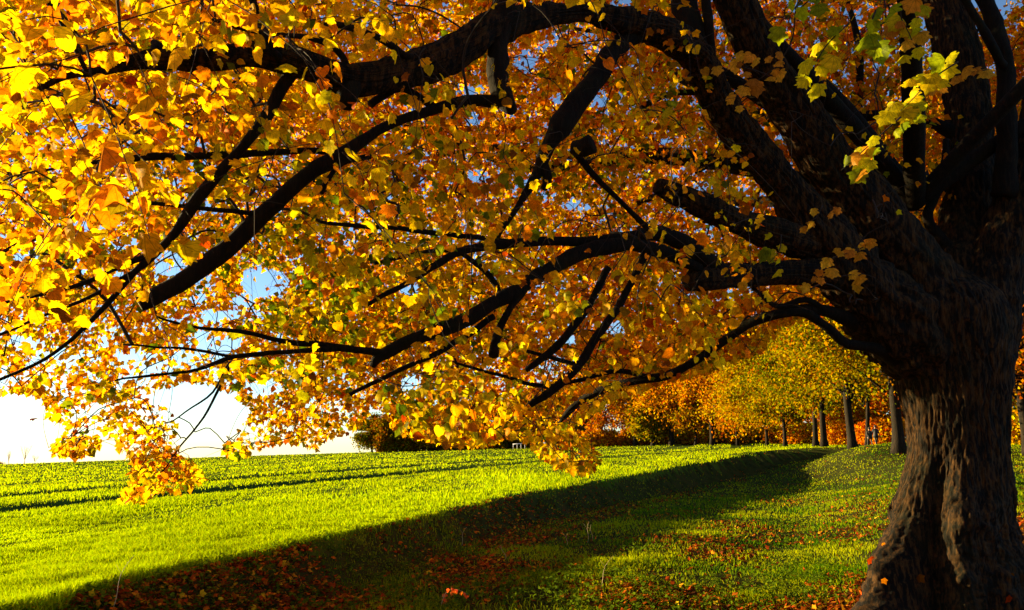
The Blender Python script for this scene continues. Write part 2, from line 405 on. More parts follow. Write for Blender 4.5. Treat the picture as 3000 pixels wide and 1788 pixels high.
low = 1 - sstep(0.9, 2.1, hz)
Rr = Rr + 0.12 * low * fbm(C3 * 3.4, 4, 31) + 0.07 * low * np.abs(fbm(C3 * 8.0, 3, 33)) + 0.045 * fbm(C3 * 1.3, 2, 35)
warp = C3 + 0.10 * fbm(C3 * 2.5, 2, 41)[..., None]
fur = 1 - 2 * np.abs(fbm(warp * np.array([13, 13, 1.5]), 3, 37))
Rr = Rr + 0.030 * fur + 0.012 * fbm(C3 * np.array([40, 40, 9]), 2, 39)
Vt = np.stack([cx[:, None] + Rr * np.cos(TH), TY + Rr * np.sin(TH), ZZ], -1)
n0, n1 = Vt.shape[:2]
i = np.arange(n0 - 1)[:, None] * n1; j = np.arange(n1)[None]; kk = (j + 1) % n1
Qt = np.stack([i + j, i + kk, i + kk + n1, i + j + n1], -1).reshape(-1, 4)
Vt = np.vstack([Vt.reshape(-1, 3), [[cx[-1], TY, zt[-1] + 0.15]]])
Tt = np.stack([(n0 - 1) * n1 + np.arange(n1), (n0 - 1) * n1 + (np.arange(n1) + 1) % n1, np.full(n1, n0 * n1)], -1)
mesh_np("trunk", Vt, [Qt, Tt], M_bark, maple, smooth=True)

# limbs traced in the photograph: rows (x, y, radius in 2490-px units, depth m)
L = []
def limb(pts, label=None, rough=0.2, sides=14, cut=False): L.append((pts, label, rough * 1.5, sides, cut))
limb([(2330, 1080, 60, 9.6), (2310, 920, 105, 9.55), (2285, 800, 132, 9.5), (2205, 655, 112, 9.4), (2110, 520, 88, 9.2), (2015, 392, 72, 9.0), (1928, 265, 62, 8.8), (1855, 148, 56, 8.6), (1797, 25, 50, 8.4), (1750, -110, 46, 8.2), (1700, -320, 40, 8.0), (1650, -560, 30, 7.9)], "widest dark limb rising to the upper left", 0.12, 28)
limb([(2320, 1040, 55, 9.6), (2290, 920, 95, 9.5), (2200, 800, 112, 9.35), (2085, 680, 92, 9.1), (1985, 555, 66, 8.9), (1895, 440, 50, 8.7), (1805, 335, 42, 8.4), (1735, 225, 38, 8.1), (1695, 140, 38, 7.8), (1635, 90, 36, 7.5), (1565, 62, 33, 7.3), (1490, 42, 24, 7.0), (1400, 30, 21, 6.7), (1300, 42, 27, 6.3), (1200, 72, 36, 5.9), (1130, 112, 38, 5.7), (1040, 158, 36, 5.5), (950, 182, 34, 5.3), (860, 196, 33, 5.1), (760, 166, 29, 4.9), (680, 140, 27, 4.8), (600, 131, 26, 4.7), (500, 148, 23, 4.6), (400, 145, 23, 4.5), (330, 150, 15, 4.4), (250, 172, 10, 4.3), (150, 190, 6, 4.2), (20, 260, 4, 4.1)], "long knobbly limb arching across the top of the canopy", 0.26, 20)
limb([(862, 186, 30, 5.1), (852, 222, 30, 5.05), (842, 256, 20, 5.0)], None, 0.3)
limb([(385, 130, 20, 4.5), (378, 112, 14, 4.5), (372, 100, 6, 4.5)], None, 0.3)
limb([(1270, -400, 34, 6.0), (1240, -120, 33, 5.95), (1222, 0, 32, 5.95), (1210, 90, 30, 5.9), (1212, 180, 28, 5.8), (1232, 245, 24, 5.75), (1248, 270, 12, 5.7)], "dark limb hanging straight down through the canopy", 0.25, 16)
limb([(1560, 70, 28, 7.3), (1495, 118, 25, 7.2), (1440, 195, 26, 7.0), (1398, 262, 28, 6.9), (1362, 312, 28, 6.8), (1335, 352, 18, 6.8), (1300, 425, 13, 6.8), (1262, 490, 8, 6.8), (1210, 580, 5, 6.8)], "thick limb dropping steeply in the middle of the canopy", 0.25)
limb([(1322, 395, 11, 6.8), (1328, 430, 14, 6.8), (1322, 460, 8, 6.8)], None, 0.3)
limb([(2070, 640, 66, 9.1), (1985, 600, 46, 8.9), (1900, 575, 38, 8.7), (1800, 540, 34, 8.5), (1720, 505, 28, 8.3), (1650, 474, 23, 8.2), (1598, 452, 17, 8.1)], "short stub limb ending in mid canopy", 0.22)
limb([(2120, 690, 60, 9.2), (2010, 668, 34, 8.9), (1900, 664, 26, 8.7), (1790, 670, 26, 8.5), (1710, 676, 30, 8.3), (1672, 690, 16, 8.2)], "level limb leaving the trunk to the left", 0.25)
limb([(1760, 665, 24, 8.4), (1715, 630, 22, 8.2), (1665, 592, 21, 8.1), (1600, 566, 20, 8.0), (1520, 575, 15, 7.8), (1420, 590, 13, 7.6), (1300, 590, 12, 7.3), (1200, 600, 11, 7.1), (1120, 612, 10, 6.9), (1050, 650, 9, 6.8), (960, 702, 7, 6.6), (885, 745, 5, 6.5)], "thin arching limb over the lower canopy", 0.2)
limb([(1700, 655, 15, 8.2), (1620, 615, 15, 8.0), (1540, 592, 16, 7.8), (1460, 602, 18, 7.6), (1380, 632, 19, 7.4), (1300, 682, 19, 7.2), (1220, 726, 18, 7.0), (1140, 770, 18, 6.8), (1050, 812, 17, 6.6), (980, 840, 16, 6.5), (925, 868, 15, 6.4), (905, 890, 8, 6.4)], "drooping limb sweeping down towards the field", 0.22)
limb([(940, 862, 10, 6.4), (830, 845, 9, 6.3), (740, 832, 8, 6.2), (640, 820, 6, 6.1), (560, 806, 5, 6.0), (470, 795, 4, 5.9), (380, 770, 3, 5.8)])
limb([(830, 846, 8, 6.3), (700, 855, 6, 6.1), (570, 870, 6, 6.0), (480, 900, 4.5, 5.9), (380, 916, 3.5, 5.8), (280, 926, 2.5, 5.8)])
limb([(570, 870, 4.5, 6.0), (460, 850, 4, 5.9), (380, 845, 3, 5.8), (300, 838, 2.5, 5.8)])
limb([(572, 872, 4, 6.0), (540, 940, 3.4, 6.0), (505, 1000, 3, 6.0), (470, 1050, 2.5, 6.0), (430, 1100, 2.2, 6.0), (390, 1150, 2, 6.0)])
limb([(560, 880, 3, 6.1), (520, 950, 2.5, 6.1), (450, 1000, 2, 6.1), (400, 1030, 1.6, 6.1)])
limb([(2190, 880, 26, 9.3), (2130, 850, 16, 9.1), (2060, 836, 13, 9.0), (2010, 800, 12, 8.9), (1960, 768, 12, 8.9), (1900, 765, 9, 8.9), (1850, 766, 7, 9.0)], None, 0.2)
limb([(2120, 800, 30, 9.3), (2050, 772, 18, 9.1), (1990, 755, 15, 9.0), (1910, 762, 13, 9.0), (1830, 785, 12, 9.1), (1760, 830, 11, 9.3), (1690, 880, 11, 9.5), (1620, 915, 11, 9.7), (1540, 926, 11, 9.9), (1465, 946, 10, 10.1), (1400, 985, 9, 10.3), (1360, 1030, 4, 10.4)], "lowest limb reaching out over the distant field", 0.22)
limb([(2010, 760, 10, 9.0), (1960, 730, 8, 8.9), (1890, 745, 7, 8.9), (1830, 700, 5, 8.8)])
limb([(1580, 590, 11, 7.9), (1545, 670, 10, 7.9), (1500, 745, 10, 7.9), (1450, 815, 10, 7.9), (1410, 880, 11, 7.9), (1350, 942, 10, 7.8), (1288, 985, 9, 7.8)], None, 0.25)
limb([(1480, 650, 9, 7.7), (1430, 740, 10, 7.7), (1385, 808, 11, 7.6), (1335, 860, 10, 7.6), (1280, 900, 6, 7.5)], None, 0.25)
limb([(1275, 700, 12, 7.1), (1235, 760, 10, 7.0), (1212, 810, 11, 7.0), (1200, 865, 13, 6.9)], None, 0.3)
limb([(1410, 885, 6, 7.9), (1340, 870, 5, 7.9), (1270, 850, 4, 7.9)])
limb([(1350, 940, 6, 7.8), (1280, 930, 5, 7.8), (1190, 905, 4, 7.8), (1100, 880, 3, 7.8)])
limb([(1600, 918, 7, 9.7), (1500, 905, 6, 9.7), (1400, 925, 5, 9.6), (1330, 945, 4, 9.6)])
limb([(1230, 250, 16, 5.8), (1150, 245, 14, 5.7), (1060, 262, 14, 5.6), (960, 300, 12, 5.5), (885, 340, 14, 5.4), (820, 386, 20, 5.35), (750, 425, 21, 5.3), (655, 505, 22, 5.25), (560, 592, 24, 5.2), (450, 672, 24, 5.1), (340, 738, 22, 5.0)], "thick sawn-off limb slanting down to a round cut end", 0.14, 18, True)
limb([(1060, 262, 10, 5.6), (980, 215, 8, 5.5), (900, 255, 9, 5.4)])
limb([(720, 158, 16, 4.9), (690, 210, 15, 4.9), (640, 290, 14, 4.9), (600, 342, 12, 4.9), (555, 395, 13, 4.9), (500, 452, 15, 4.9), (450, 512, 16, 4.9), (400, 582, 13, 4.9), (345, 645, 10, 4.9), (270, 728, 8, 4.9), (180, 818, 6, 4.9), (90, 880, 5, 4.9), (-40, 940, 4, 4.9)], "crooked limb slanting down at the left", 0.24)
limb([(370, 612, 9, 4.9), (290, 650, 7, 4.85), (200, 690, 6, 4.8), (100, 716, 5, 4.8), (-60, 755, 4, 4.8)])
limb([(330, 660, 7, 4.9), (220, 722, 5, 4.8), (120, 762, 5, 4.8), (-40, 830, 4, 4.8)])
limb([(850, 372, 10, 5.4), (740, 370, 8, 5.3), (600, 376, 9, 5.2), (450, 380, 10, 5.1), (330, 386, 9, 5.0), (200, 396, 5, 4.9), (80, 420, 3, 4.8)])
limb([(590, -60, 9, 4.4), (625, 20, 9, 4.5), (655, 100, 9, 4.6), (680, 140, 9, 4.7)])
limb([(100, -40, 8, 4.0), (150, 60, 7, 4.1), (185, 125, 7, 4.1), (212, 180, 7, 4.2)])
limb([(790, 60, 8, 5.0), (860, 72, 10, 5.0), (940, 104, 9, 5.1), (1000, 140, 10, 5.3)])
limb([(500, 40, 5, 4.5), (600, 70, 6, 4.6), (750, 90, 8, 4.8), (820, 120, 9, 5.0), (860, 185, 8, 5.1)])
limb([(620, 520, 6, 5.2), (450, 500, 6, 5.0), (320, 490, 5, 4.9), (200, 470, 4, 4.8), (120, 470, 3, 4.7)])
limb([(780, 470, 7, 5.4), (830, 400, 6, 5.5), (900, 380, 8, 5.6)])
limb([(1390, 365, 8, 6.8), (1450, 430, 7, 7.0), (1520, 500, 6, 7.2), (1590, 565, 8, 7.8)])
limb([(1398, 362, 20, 6.7), (1440, 350, 25, 6.6)], None, 0.2)
limb([(1640, -140, 36, 7.8), (1665, 0, 33, 7.8), (1690, 90, 32, 7.8), (1720, 170, 30, 8.0)], None, 0.2)
limb([(1716, -60, 12, 7.6), (1724, 60, 12, 7.7), (1730, 150, 13, 7.9)], "pale sunlit shoot rising from the arching limb")
limb([(2340, 1060, 60, 9.6), (2340, 900, 95, 9.65), (2340, 720, 108, 9.8), (2352, 560, 80, 10.0), (2360, 370, 66, 10.2), (2345, 200, 62, 10.4), (2305, 40, 58, 10.6), (2270, -120, 52, 10.8), (2250, -400, 44, 11.0), (2230, -620, 30, 11.2)], "upright stem behind the fork with sunlit left side", 0.12, 30)
limb([(2340, 1080, 55, 9.6), (2360, 930, 92, 9.6), (2388, 770, 90, 9.5), (2425, 630, 84, 9.5), (2482, 480, 66, 9.4), (2520, 330, 54, 9.3), (2540, 150, 48, 9.2), (2560, -80, 44, 9.1), (2590, -350, 34, 9.0)], "right-hand stem leaning out of the picture", 0.14, 24)
limb([(2440, 480, 34, 9.3), (2450, 300, 26, 9.1), (2440, 150, 24, 9.0), (2400, 20, 22, 8.9), (2340, -80, 20, 8.8)], None, 0.22)
limb([(2440, 160, 12, 8.9), (2400, 90, 12, 8.7), (2350, 10, 10, 8.6), (2320, -60, 9, 8.5)], None, 0.25)
limb([(2322, 640, 22, 9.7), (2303, 602, 15, 9.7), (2268, 560, 15, 9.7), (2256, 520, 14, 9.7), (2275, 470, 13, 9.8), (2296, 410, 12, 9.9), (2300, 340, 8, 10.0)], "short curved shoot in the fork, lit yellow by the sun", 0.2)
limb([(2330, 330, 22, 10.2), (2250, 292, 16, 10.3), (2180, 282, 13, 10.4), (2090, 286, 13, 10.5), (2010, 296, 11, 10.6), (1900, 330, 8, 10.8)], None, 0.2)
limb([(2086, 284, 12, 10.5), (2090, 200, 10, 10.5), (2088, 120, 9, 10.5), (2070, 40, 7, 10.5), (2040, -80, 6, 10.5)], None, 0.15)
limb([(2240, 290, 9, 10.4), (2232, 200, 9, 10.5), (2230, 120, 8, 10.6), (2220, -40, 7, 10.8)], None, 0.15)
limb([(1690, 420, 5, 8.8), (1740, 400, 6, 8.7), (1830, 410, 8, 8.6)]); limb([(1560, 260, 6, 8.0), (1640, 225, 7, 8.1), (1725, 222, 8, 8.2)])
limb([(780, 540, 5, 6.6), (950, 555, 6, 6.8), (1100, 575, 7, 7.0), (1250, 590, 8, 7.2)])
limb([(910, 640, 5, 6.7), (1040, 612, 5, 6.9), (1120, 612, 6, 6.95)]); limb([(1120, 615, 6, 6.9), (1180, 660, 7, 7.0), (1215, 705, 7, 7.05), (1240, 725, 6, 7.1)])
limb([(850, 960, 5, 6.6), (960, 910, 6, 6.7), (1060, 860, 7, 6.8), (1140, 815, 8, 6.9), (1200, 770, 8, 7.0)])

nodes = []          # skeleton sample points for the twigs
node_r = []
for pts, label, rough, sides, cut in L:
    rows = []
    for x, y, r, dep in pts:
        p, t = U(x, y, dep); rows.append([*p, r / 1954.0 * t * math.cos(math.atan((x - 1245) / 1954.0)) * (0.88 if r > 45 and y < 700 else 1.0)])
    C = catmull(rows, 0.07)
    C[1:-1, :3] += (0.03 if C[0, 3] < .12 else 0) * np.stack([fbm(C[1:-1, :3] * 2.4, 3, q) for q in (5, 6, 7)], -1)
    C[1:-1, :3] += 0.35 * C[1:-1, 3:4] * np.stack([fbm(C[1:-1, :3] * 1.6, 2, q) for q in (1, 2, 3)], -1)
    big = C[:, 3].max() > 0.22
    mb = MB()
    if big: C = catmull(rows, 0.025)
    mb.tube(C[:, :3], C[:, 3], 200 if big else sides, rough, seed=len(nodes) % 97)
    if big:                                  # furrowed bark on the stems
        V0 = mb.V[0][:len(C) * 200].reshape(len(C), 200, 3); ctr = C[:, None, :3]; dv = V0 - ctr
        T_ = norm(np.gradient(C[:, :3], axis=0)); sl_ = np.cumsum(np.r_[0, np.linalg.norm(np.diff(C[:, :3], axis=0), axis=1)])
        aa = np.linspace(0, 2 * np.pi, 200, endpoint=False)
        q3 = np.stack([np.cos(aa)[None] * 5 + 0 * sl_[:, None], np.sin(aa)[None] * 5 + 0 * sl_[:, None], sl_[:, None] * 1.6 + 0 * aa[None]], -1)
        q3 = q3 + 0.5 * fbm(q3 * .5, 2, 43)[..., None]
        fu = 1 - 2 * np.abs(fbm(q3 * np.array([1.3, 1.3, 1]), 3, 47))
        V0 = ctr + dv * (1 + (0.022 * fu / np.maximum(C[:, 3], .05)[:, None]))[..., None]; mb.V[0][:len(C) * 200] = V0.reshape(-1, 3)
        C = C[::3]
    o = mb.build("limb", M_bark if big else M_limb, maple)
    if label: o['label'] = label
    if cut:
        e, d = C[-1, :3], norm(C[-1, :3] - C[-3, :3]); mb = MB()
        mb.tube([e - d * 0.002, e + d * 0.006], [C[-1, 3] * 0.93, C[-1, 3] * 0.90], 18)
        mb.build("cut_face", M_cut, o.parent).parent = maple
    nodes.append(C[::3, :3]); node_r.append(C[::3, 3])
# limbs behind and above, making the rest of the crown
fork = np.array([5.0, 9.6, 4.6])
for a, el, ln, r0 in [(-150, 35, 9, .12), (-115, 28, 10, .13), (-60, 30, 8, .10), (-20, 35, 7, .10), (20, 30, 8, .11), (60, 22, 8, .11), (95, 24, 9, .12), (120, 15, 9, .11), (145, 20, 10, .12), (165, 14, 10, .11), (178, 38, 9, .12), (135, 42, 9, .12), (100, 50, 8, .12), (-170, 48, 9, .12)]:
    d = np.array([math.cos(D2R(a)) * math.cos(D2R(el)), math.sin(D2R(a)) * math.cos(D2R(el)), math.sin(D2R(el))])
    rows = []; 
    for q in np.linspace(0, 1, 7):
        p = fork + d * ln * q + np.array([0, 0, -1.6 * q * q + 0.6 * q]) + 0.25 * rng.normal(size=3) * q
        rows.append([*p, r0 * (1 - q * 0.88)])
    C = catmull(rows, 0.2)
    mb = MB(); mb.tube(C[:, :3], C[:, 3], 10, 0.2); mb.build("limb", M_limb, maple)
    nodes.append(C[2:, :3]); node_r.append(C[2:, 3])

# --- where the canopy is open (2490 px coordinates)
BOT = np.array([(-900, 1000), (-300, 980), (0, 950), (60, 955), (100, 965), (115, 1015), (170, 1040), (135, 1070), (125, 1100), (185, 1112), (230, 1095), (262, 1060), (300, 1095), (330, 1130), (290, 1212), (345, 1220), (392, 1190),
                (440, 1198), (500, 1158), (470, 1118), (418, 1070), (440, 1020), (400, 985), (350, 955), (440, 925), (520, 930), (575, 960), (615, 1000), (575, 1050), (535, 1095), (575, 1112), (660, 1078), (705, 1070), (770, 1092), (800, 1062), (870, 1045), (905, 985), (935, 1000), (960, 1050),
                (1100, 1082), (1190, 1086), (1225, 1064), (1290, 1070), (1300, 1098), (1340, 1126), (1432, 1152), (1462, 1120), (1440, 1080), (1390, 1040), (1450, 990), (1560, 940), (1700, 905), (1850, 850), (1900, 790), (2040, 745), (2300, 720), (2700, 700), (3600, 700), (3600, -2500), (-900, -2500)], float)
def inpoly(x, y, poly):
    r = np.zeros(x.shape, bool); j = len(poly) - 1
    for i in range(len(poly)):
        xi, yi = poly[i]; xj, yj = poly[j]
        c = ((yi > y) != (yj > y)) & (x < (xj - xi) * (y - yi) / (yj - yi + 1e-12) + xi); r ^= c; j = i
    return r
GAPS = [(226, 300, 52, 28), (216, 540, 80, 30), (327, 594, 62, 22), (413, 634, 50, 42), (473, 599, 32, 14), (644, 682, 78, 42), (594, 727, 40, 22), (45, 629, 42, 30), (150, 105, 18, 11), (1278, 146, 34, 36), (1152, 214, 36, 18), (1150, 285, 34, 22), (1162, 423, 34, 22),
        (1399, 498, 44, 16), (1353, 236, 20, 22), (946, 473, 16, 10), (1459, 236, 26, 28), (996, 700, 34, 24), (1520, 42, 12, 22), (540, 830, 60, 24), (640, 940, 60, 22), (1000, 930, 34, 22), (330, 860, 60, 16), (1490, 790, 40, 24), (1380, 820, 26, 16), (60, 830, 50, 22), (520, 760, 40, 20)]
DARK = np.array([(1680, -50), (1700, 140), (1790, 330), (1900, 480), (2000, 560), (1990, 640), (2060, 790), (2150, 900), (2180, 1100), (2100, 1500), (2500, 1500), (2500, 580), (2470, 200), (2430, 0), (2200, 0), (2290, 250), (2290, 600), (2240, 590), (2130, 450), (1930, 180), (1870, -50)], float)
NEARP = 0.93
# screen of the traced wood: leaves hanging in front of a limb are sparse
GW, GH = 330, 220
wood_d = np.full((GH, GW), 0.0)
for pts, label, rough, sides, cut in L:
    C = catmull([(x, y, dep, r) for x, y, r, dep in pts], 8.0)
    for x, y, dep, r in C:
        if r < 5: continue
        i0, i1 = int((y - r + 200) // 10), int((y + r + 200) // 10); j0, j1 = int((x - r + 200) // 10), int((x + r + 200) // 10)
        if i1 < 0 or j1 < 0 or i0 >= GH or j0 >= GW: continue
        wood_d[max(i0, 0):i1 + 1, max(j0, 0):j1 + 1] = np.maximum(wood_d[max(i0, 0):i1 + 1, max(j0, 0):j1 + 1], dep)
def before_wood(P):
    x, y, d = proj(P); i = np.clip((y + 200) // 10, 0, GH - 1).astype(int); j = np.clip((x + 200) // 10, 0, GW - 1).astype(int)
    return (d > 0.3) & (d < wood_d[i, j]) & (x > -200) & (y > -200) & (x < 3000) & (y < 1900)
def sun_shaft(P):            # the low sun reaches the foot of the trunk, and a few sprigs, through openings in the canopy
    hx, hy = math.sin(SUN_AZ), math.cos(SUN_AZ); te = math.tan(SUN_EL); out_ = np.zeros(len(P), bool)
    dx, dy = P[:, 0] - TX, P[:, 1] - TY; h = dx * hx + dy * hy; lat = -dx * hy + dy * hx
    out_ |= (h > 0.3) & (np.abs(lat) < 1.3) & (P[:, 2] - h * te < 1.95 + .25 * np.sin(lat * 5))
    for x, y, dep, rad in ((2240, 200, 4.9, .45), (2110, 355, 4.9, .42), (2010, 130, 4.9, .3), (2300, 440, 10.0, .35)):
        q = U(x, y, dep)[0]; dx, dy, dz = (P - q).T; h = dx * hx + dy * hy; lat = -dx * hy + dy * hx
        out_ |= (h > 0.5) & (lat ** 2 + (dz - h * te) ** 2 < rad ** 2)
    return out_ & (rng.random(len(P)) < 0.98)
def allowed(P):
    x, y, d = proj(P); front = d > 0.3
    inside = inpoly(x, y, BOT)
    hole = np.zeros(len(P), bool)
    for gx_, gy_, a, b in [(g0, g1, g2 * .85, g3 * .85) for g0, g1, g2, g3 in GAPS]: hole |= ((x - gx_) / a) ** 2 + ((y - gy_) / b) ** 2 < 1
    hole &= rng.random(len(P)) < 0.93
    dark = inpoly(x, y, DARK) & (d < 9.6) & (rng.random(len(P)) < 0.985)
    right = (x > 1880) & (d < 10.2) & (rng.random(len(P)) < 0.90)
    near = (d < 4.6) & (rng.random(len(P)) < NEARP) & (x > -700) & (x < 3200) & (y > -700)
    return (~front) | (inside & ~hole & ~dark & ~right & ~near)

# sprays: positions through the crown volume
def crown_ok(P):
    if len(P) == 0: return np.zeros(0, bool)
    q = (P - np.array([1.5, 7.0, 4.0])) / np.array([11.5, 13.0, 8.5])
    r2 = (q ** 2).sum(1); hr = np.hypot(P[:, 0] - TX, P[:, 1] - TY)
    lowz = np.interp(hr, [0, 2, 4, 7, 12], [4.6, 4.0, 3.0, 1.9, 1.3])
    return (r2 < 1) & (P[:, 2] > lowz) & (P[:, 2] < 11.5) & (np.linalg.norm(P - np.array([0, 0, EYE]), axis=1) > 3.2)
NC = 150000
cand = np.stack([rng.uniform(-10, 13, NC), rng.uniform(-7, 20, NC), rng.uniform(1.2, 11.5, NC)], -1)
cand = cand[crown_ok(cand)]
dens = 0.50 + 1.2 * fbm(cand * 0.5, 2, 61)
cx_, cy_, cd = proj(cand)
inv = (cd > 0) & (cx_ > -200) & (cx_ < 2700) & (cy_ > -200) & (cy_ < 1400)
keep = rng.random(len(cand)) < np.clip(dens, 0.06, 1) * np.where(inv, 1.0, np.where((cand[:, 0] > 0) | (cand[:, 1] < 3), 0.5, np.where(cand[:, 2] > 4.8, .28, 0.08)))
cand = cand[keep]; cand = cand[allowed(cand)]
NS = 8000
print('cand', len(cand))
SP = cand[:NS]
FX, FY = np.meshgrid(np.arange(-15, 2500, 30), np.arange(-15, 1200, 30)); cov = np.zeros(FX.shape)
def splat(Pp):
    x, y, d = proj(Pp); Rp = 0.42 * 1954 / np.maximum(d, .5); w = 0.054 * (1954 / np.maximum(d, .5)) ** 2 / (np.pi * Rp ** 2) 
    for xx, yy, rp, ww, dq in zip(x, y, Rp, w, d):
        if dq > .5: cov[(FX - xx) ** 2 + (FY - yy) ** 2 < rp * rp] += ww
splat(SP); FP = np.stack([FX.ravel(), FY.ravel()], -1); tin = inpoly(FP[:, 0] * 1.0, FP[:, 1] * 1.0, BOT)
for gx_, gy_, a, b in GAPS: tin &= ~(((FP[:, 0] - gx_) / a) ** 2 + ((FP[:, 1] - gy_) / b) ** 2 < 1.3)
tin &= FP[:, 0] < 2150
for it in range(26):
    tgt = 2.1 + 0.4 * sstep(700, 1500, FP[:, 0]) - 1.0 * (FP[:, 0] < 1000) * sstep(560, 760, FP[:, 1]); df = np.clip(tgt - cov.ravel(), 0, 9) * tin; print('fill', it, df.sum())
    if df.sum() < 1: break
    ci_ = rng.choice(len(FP), 130, p=df / df.sum()); q = []
    for c_ in ci_:
        dep = rng.uniform(6.5, 14) if FP[c_, 1] > 150 else rng.uniform(6, 12)
        p_ = U(FP[c_, 0] + rng.uniform(-18, 18), FP[c_, 1] + rng.uniform(-25, 5), dep)[0]; q.append(p_)
    q = np.array(q); q = q[q[:, 2] < 10.5]; splat(q); SP = np.vstack([SP, q])
extra = []
def add_spray(x, y, dep): extra.append(U(x, y, dep)[0])
for q in range(26): add_spray(*((lambda w: (395 - 75 * w + rng.uniform(-22, 22) + (70 if q % 5 == 0 else 0), 1040 + 110 * w + rng.uniform(-12, 12)))(rng.random())), 6.1 + rng.uniform(-.15, .15))
for q in range(9): add_spray(170 + rng.uniform(-30, 60), 1060 + rng.uniform(0, 40), 6.6 + rng.uniform(-.2, .2))
for q in range(5): add_spray(590 + rng.uniform(-30, 50), 1070 + rng.uniform(-10, 30), 7.0)
for q in range(8): add_spray(1400 + rng.uniform(-50, 40), 1085 + rng.uniform(-30, 50), 9.5)
for q in range(26): add_spray(rng.uniform(-60, 760), rng.uniform(-90, 200), rng.uniform(3.0, 3.9))
for q in range(12): add_spray(rng.uniform(-60, 330), rng.uniform(230, 560), rng.uniform(3.4, 4.4))
NEX = len(extra)
SP = np.vstack([SP, np.array(extra)])

# grow the twig network: every spray joins the nearest wood
P0 = np.vstack(nodes); R0 = np.concatenate(node_r); m0 = len(P0)
dist0 = np.array([np.min(((P0 - s) ** 2).sum(1)) for s in SP]); order = np.argsort(dist0)
NP = np.zeros((m0 + len(SP) * 5 + 10, 3)); NP[:m0] = P0; cnt = m0
path_si = []; par = np.full(len(NP), -1); load = np.zeros(len(NP)); paths = []; sdir = np.zeros((len(SP), 3))
bad = np.zeros(len(SP), bool)
for si in order:
    s = SP[si]; d2 = ((NP[:cnt] - s) ** 2).sum(1) + np.where(NP[:cnt, 2] > s[2] + 1.5, 1.0, 0)
    ni = int(np.argmin(d2)); a = NP[ni]; v = s - a; ln = np.linalg.norm(v)
    if ln > 2.6: bad[si] = True; continue
    k = 4 if ln > 0.5 else 2; ids = [ni]; prev = ni
    bend = rng.normal(size=3) * 0.10 * ln
    for q in range(1, k + 1):
        t = q / k; p = a + v * t + bend * math.sin(math.pi * t) + np.array([0, 0, 0.14 * ln * math.sin(math.pi * t)])
        NP[cnt] = p; par[cnt] = prev; prev = cnt; ids.append(cnt); cnt += 1
    paths.append(ids); path_si.append(si); sdir[si] = v / (ln + 1e-6)
    q = prev
    while q >= m0: load[q] += 1; q = par[q]
# leaves on each spray
nl = rng.integers(22, 40, len(SP)); nl[-NEX:-NEX + 26] = 8; tot = int(nl.sum()); sid = np.repeat(np.arange(len(SP)), nl)
sd = norm(sdir + 0.5 * rng.normal(size=sdir.shape) + np.array([0, 0, -0.25])); sd[:, 2] = np.clip(sd[:, 2], -0.9, 0.35); sd = norm(sd)
slen = rng.uniform(0.35, 0.8, len(SP)); slen[-NEX:-NEX + 48] *= 0.3
t = rng.random(tot); side = norm(np.cross(sd[sid], np.array([0, 0, 1.0])) + 1e-3) * rng.choice([-1, 1], tot)[:, None]
tw = SP[sid] + sd[sid] * (t * slen[sid])[:, None] + np.array([0, 0, -0.25]) * (t ** 2 * slen[sid])[:, None]
pet = 0.05 + 0.12 * rng.random(tot)
LP = tw + side * (pet * (0.3 + 0.9 * rng.random(tot)))[:, None] + np.array([0, 0, -0.05]) + rng.normal(size=(tot, 3)) * 0.05
LA = norm(side * 0.55 + sd[sid] * 0.35 + np.array([0, 0, -0.75]) + rng.normal(size=(tot, 3)) * 0.38)
LN = norm(np.array([0, 0, 0.8]) + side * 0.3 + rng.normal(size=(tot, 3)) * 0.75)
NEARP = 0.0; ok = inpoly(*proj(LP)[:2], BOT) & (sid >= len(SP) - NEX); NEARP = 0.93
ok |= allowed(LP) & (sid < len(SP) - NEX)
ok &= ~bad[sid] & ~sun_shaft(LP)
ok &= ~(before_wood(LP) & (rng.random(len(LP)) < 0.8))
LP, LA, LN, sid, tw = LP[ok], LA[ok], LN[ok], sid[ok], tw[ok]
mb = MB()
alive = np.zeros(len(SP), bool); alive[np.unique(sid)] = True
for ids, si_ in zip(paths, path_si):
    if not alive[si_] and load[ids[-1]] < 2: continue
    C = NP[ids]; r = np.array([0.0024 * math.sqrt(max(load[i], 1)) if i >= m0 else 0 for i in ids]); r[0] = r[1] * 1.15
    C4 = catmull(np.column_stack([C, np.minimum(r, 0.014 if C[-1, 2] > 2.5 else 0.0045)]), 0.12)
    mb.tube(C4[:, :3], C4[:, 3], 5, cap=False)

print("leaves", len(LP), "sprays", len(SP))
tip = SP + sd * slen[:, None] + np.array([0, 0, -0.25]) * slen[:, None]; tx_, ty_, td_ = proj(tip)
stray = (td_ > .3) & (tx_ > -60) & (tx_ < 2560) & (ty_ > -60) & (ty_ < 1540) & ~inpoly(tx_, ty_, BOT)
for s_ in np.nonzero(alive & ~stray)[0]:           # the spray's own twig
    q = np.linspace(0, 1, 4)[:, None]
    C = SP[s_] + sd[s_] * q * slen[s_] + np.array([0, 0, -0.25]) * q ** 2 * slen[s_]
    mb.tube(C, np.linspace(0.0032, 0.0012, 4), 4, cap=False)
mb.build("twigs", M_twig, maple)
size = rng.uniform(0.038, 0.084, len(LP)) * np.where(np.linalg.norm(LP, axis=1) < 4.4, 1.5, 1.0) * (1 + .45 * sstep(10, 13, np.linalg.norm(LP, axis=1)))
size *= np.where((sid >= len(SP) - NEX) & (sid < len(SP) - NEX + 48), .72, 1.0); fold = rng.uniform(-0.1, 0.85, len(LP)); curl = rng.uniform(-0.95, 0.35, len(LP))
spr = SP[sid]
colr = pick_colors(spr * 0.6 + LP * 0.4, (2.9, 2.9, 1.8, 0.16, 0.60, 0.75, 0.50), 0.9)
amb = 0.6 * sstep(3.6, 5.8, LP[:, 2] - .12 * LP[:, 1]) + .25
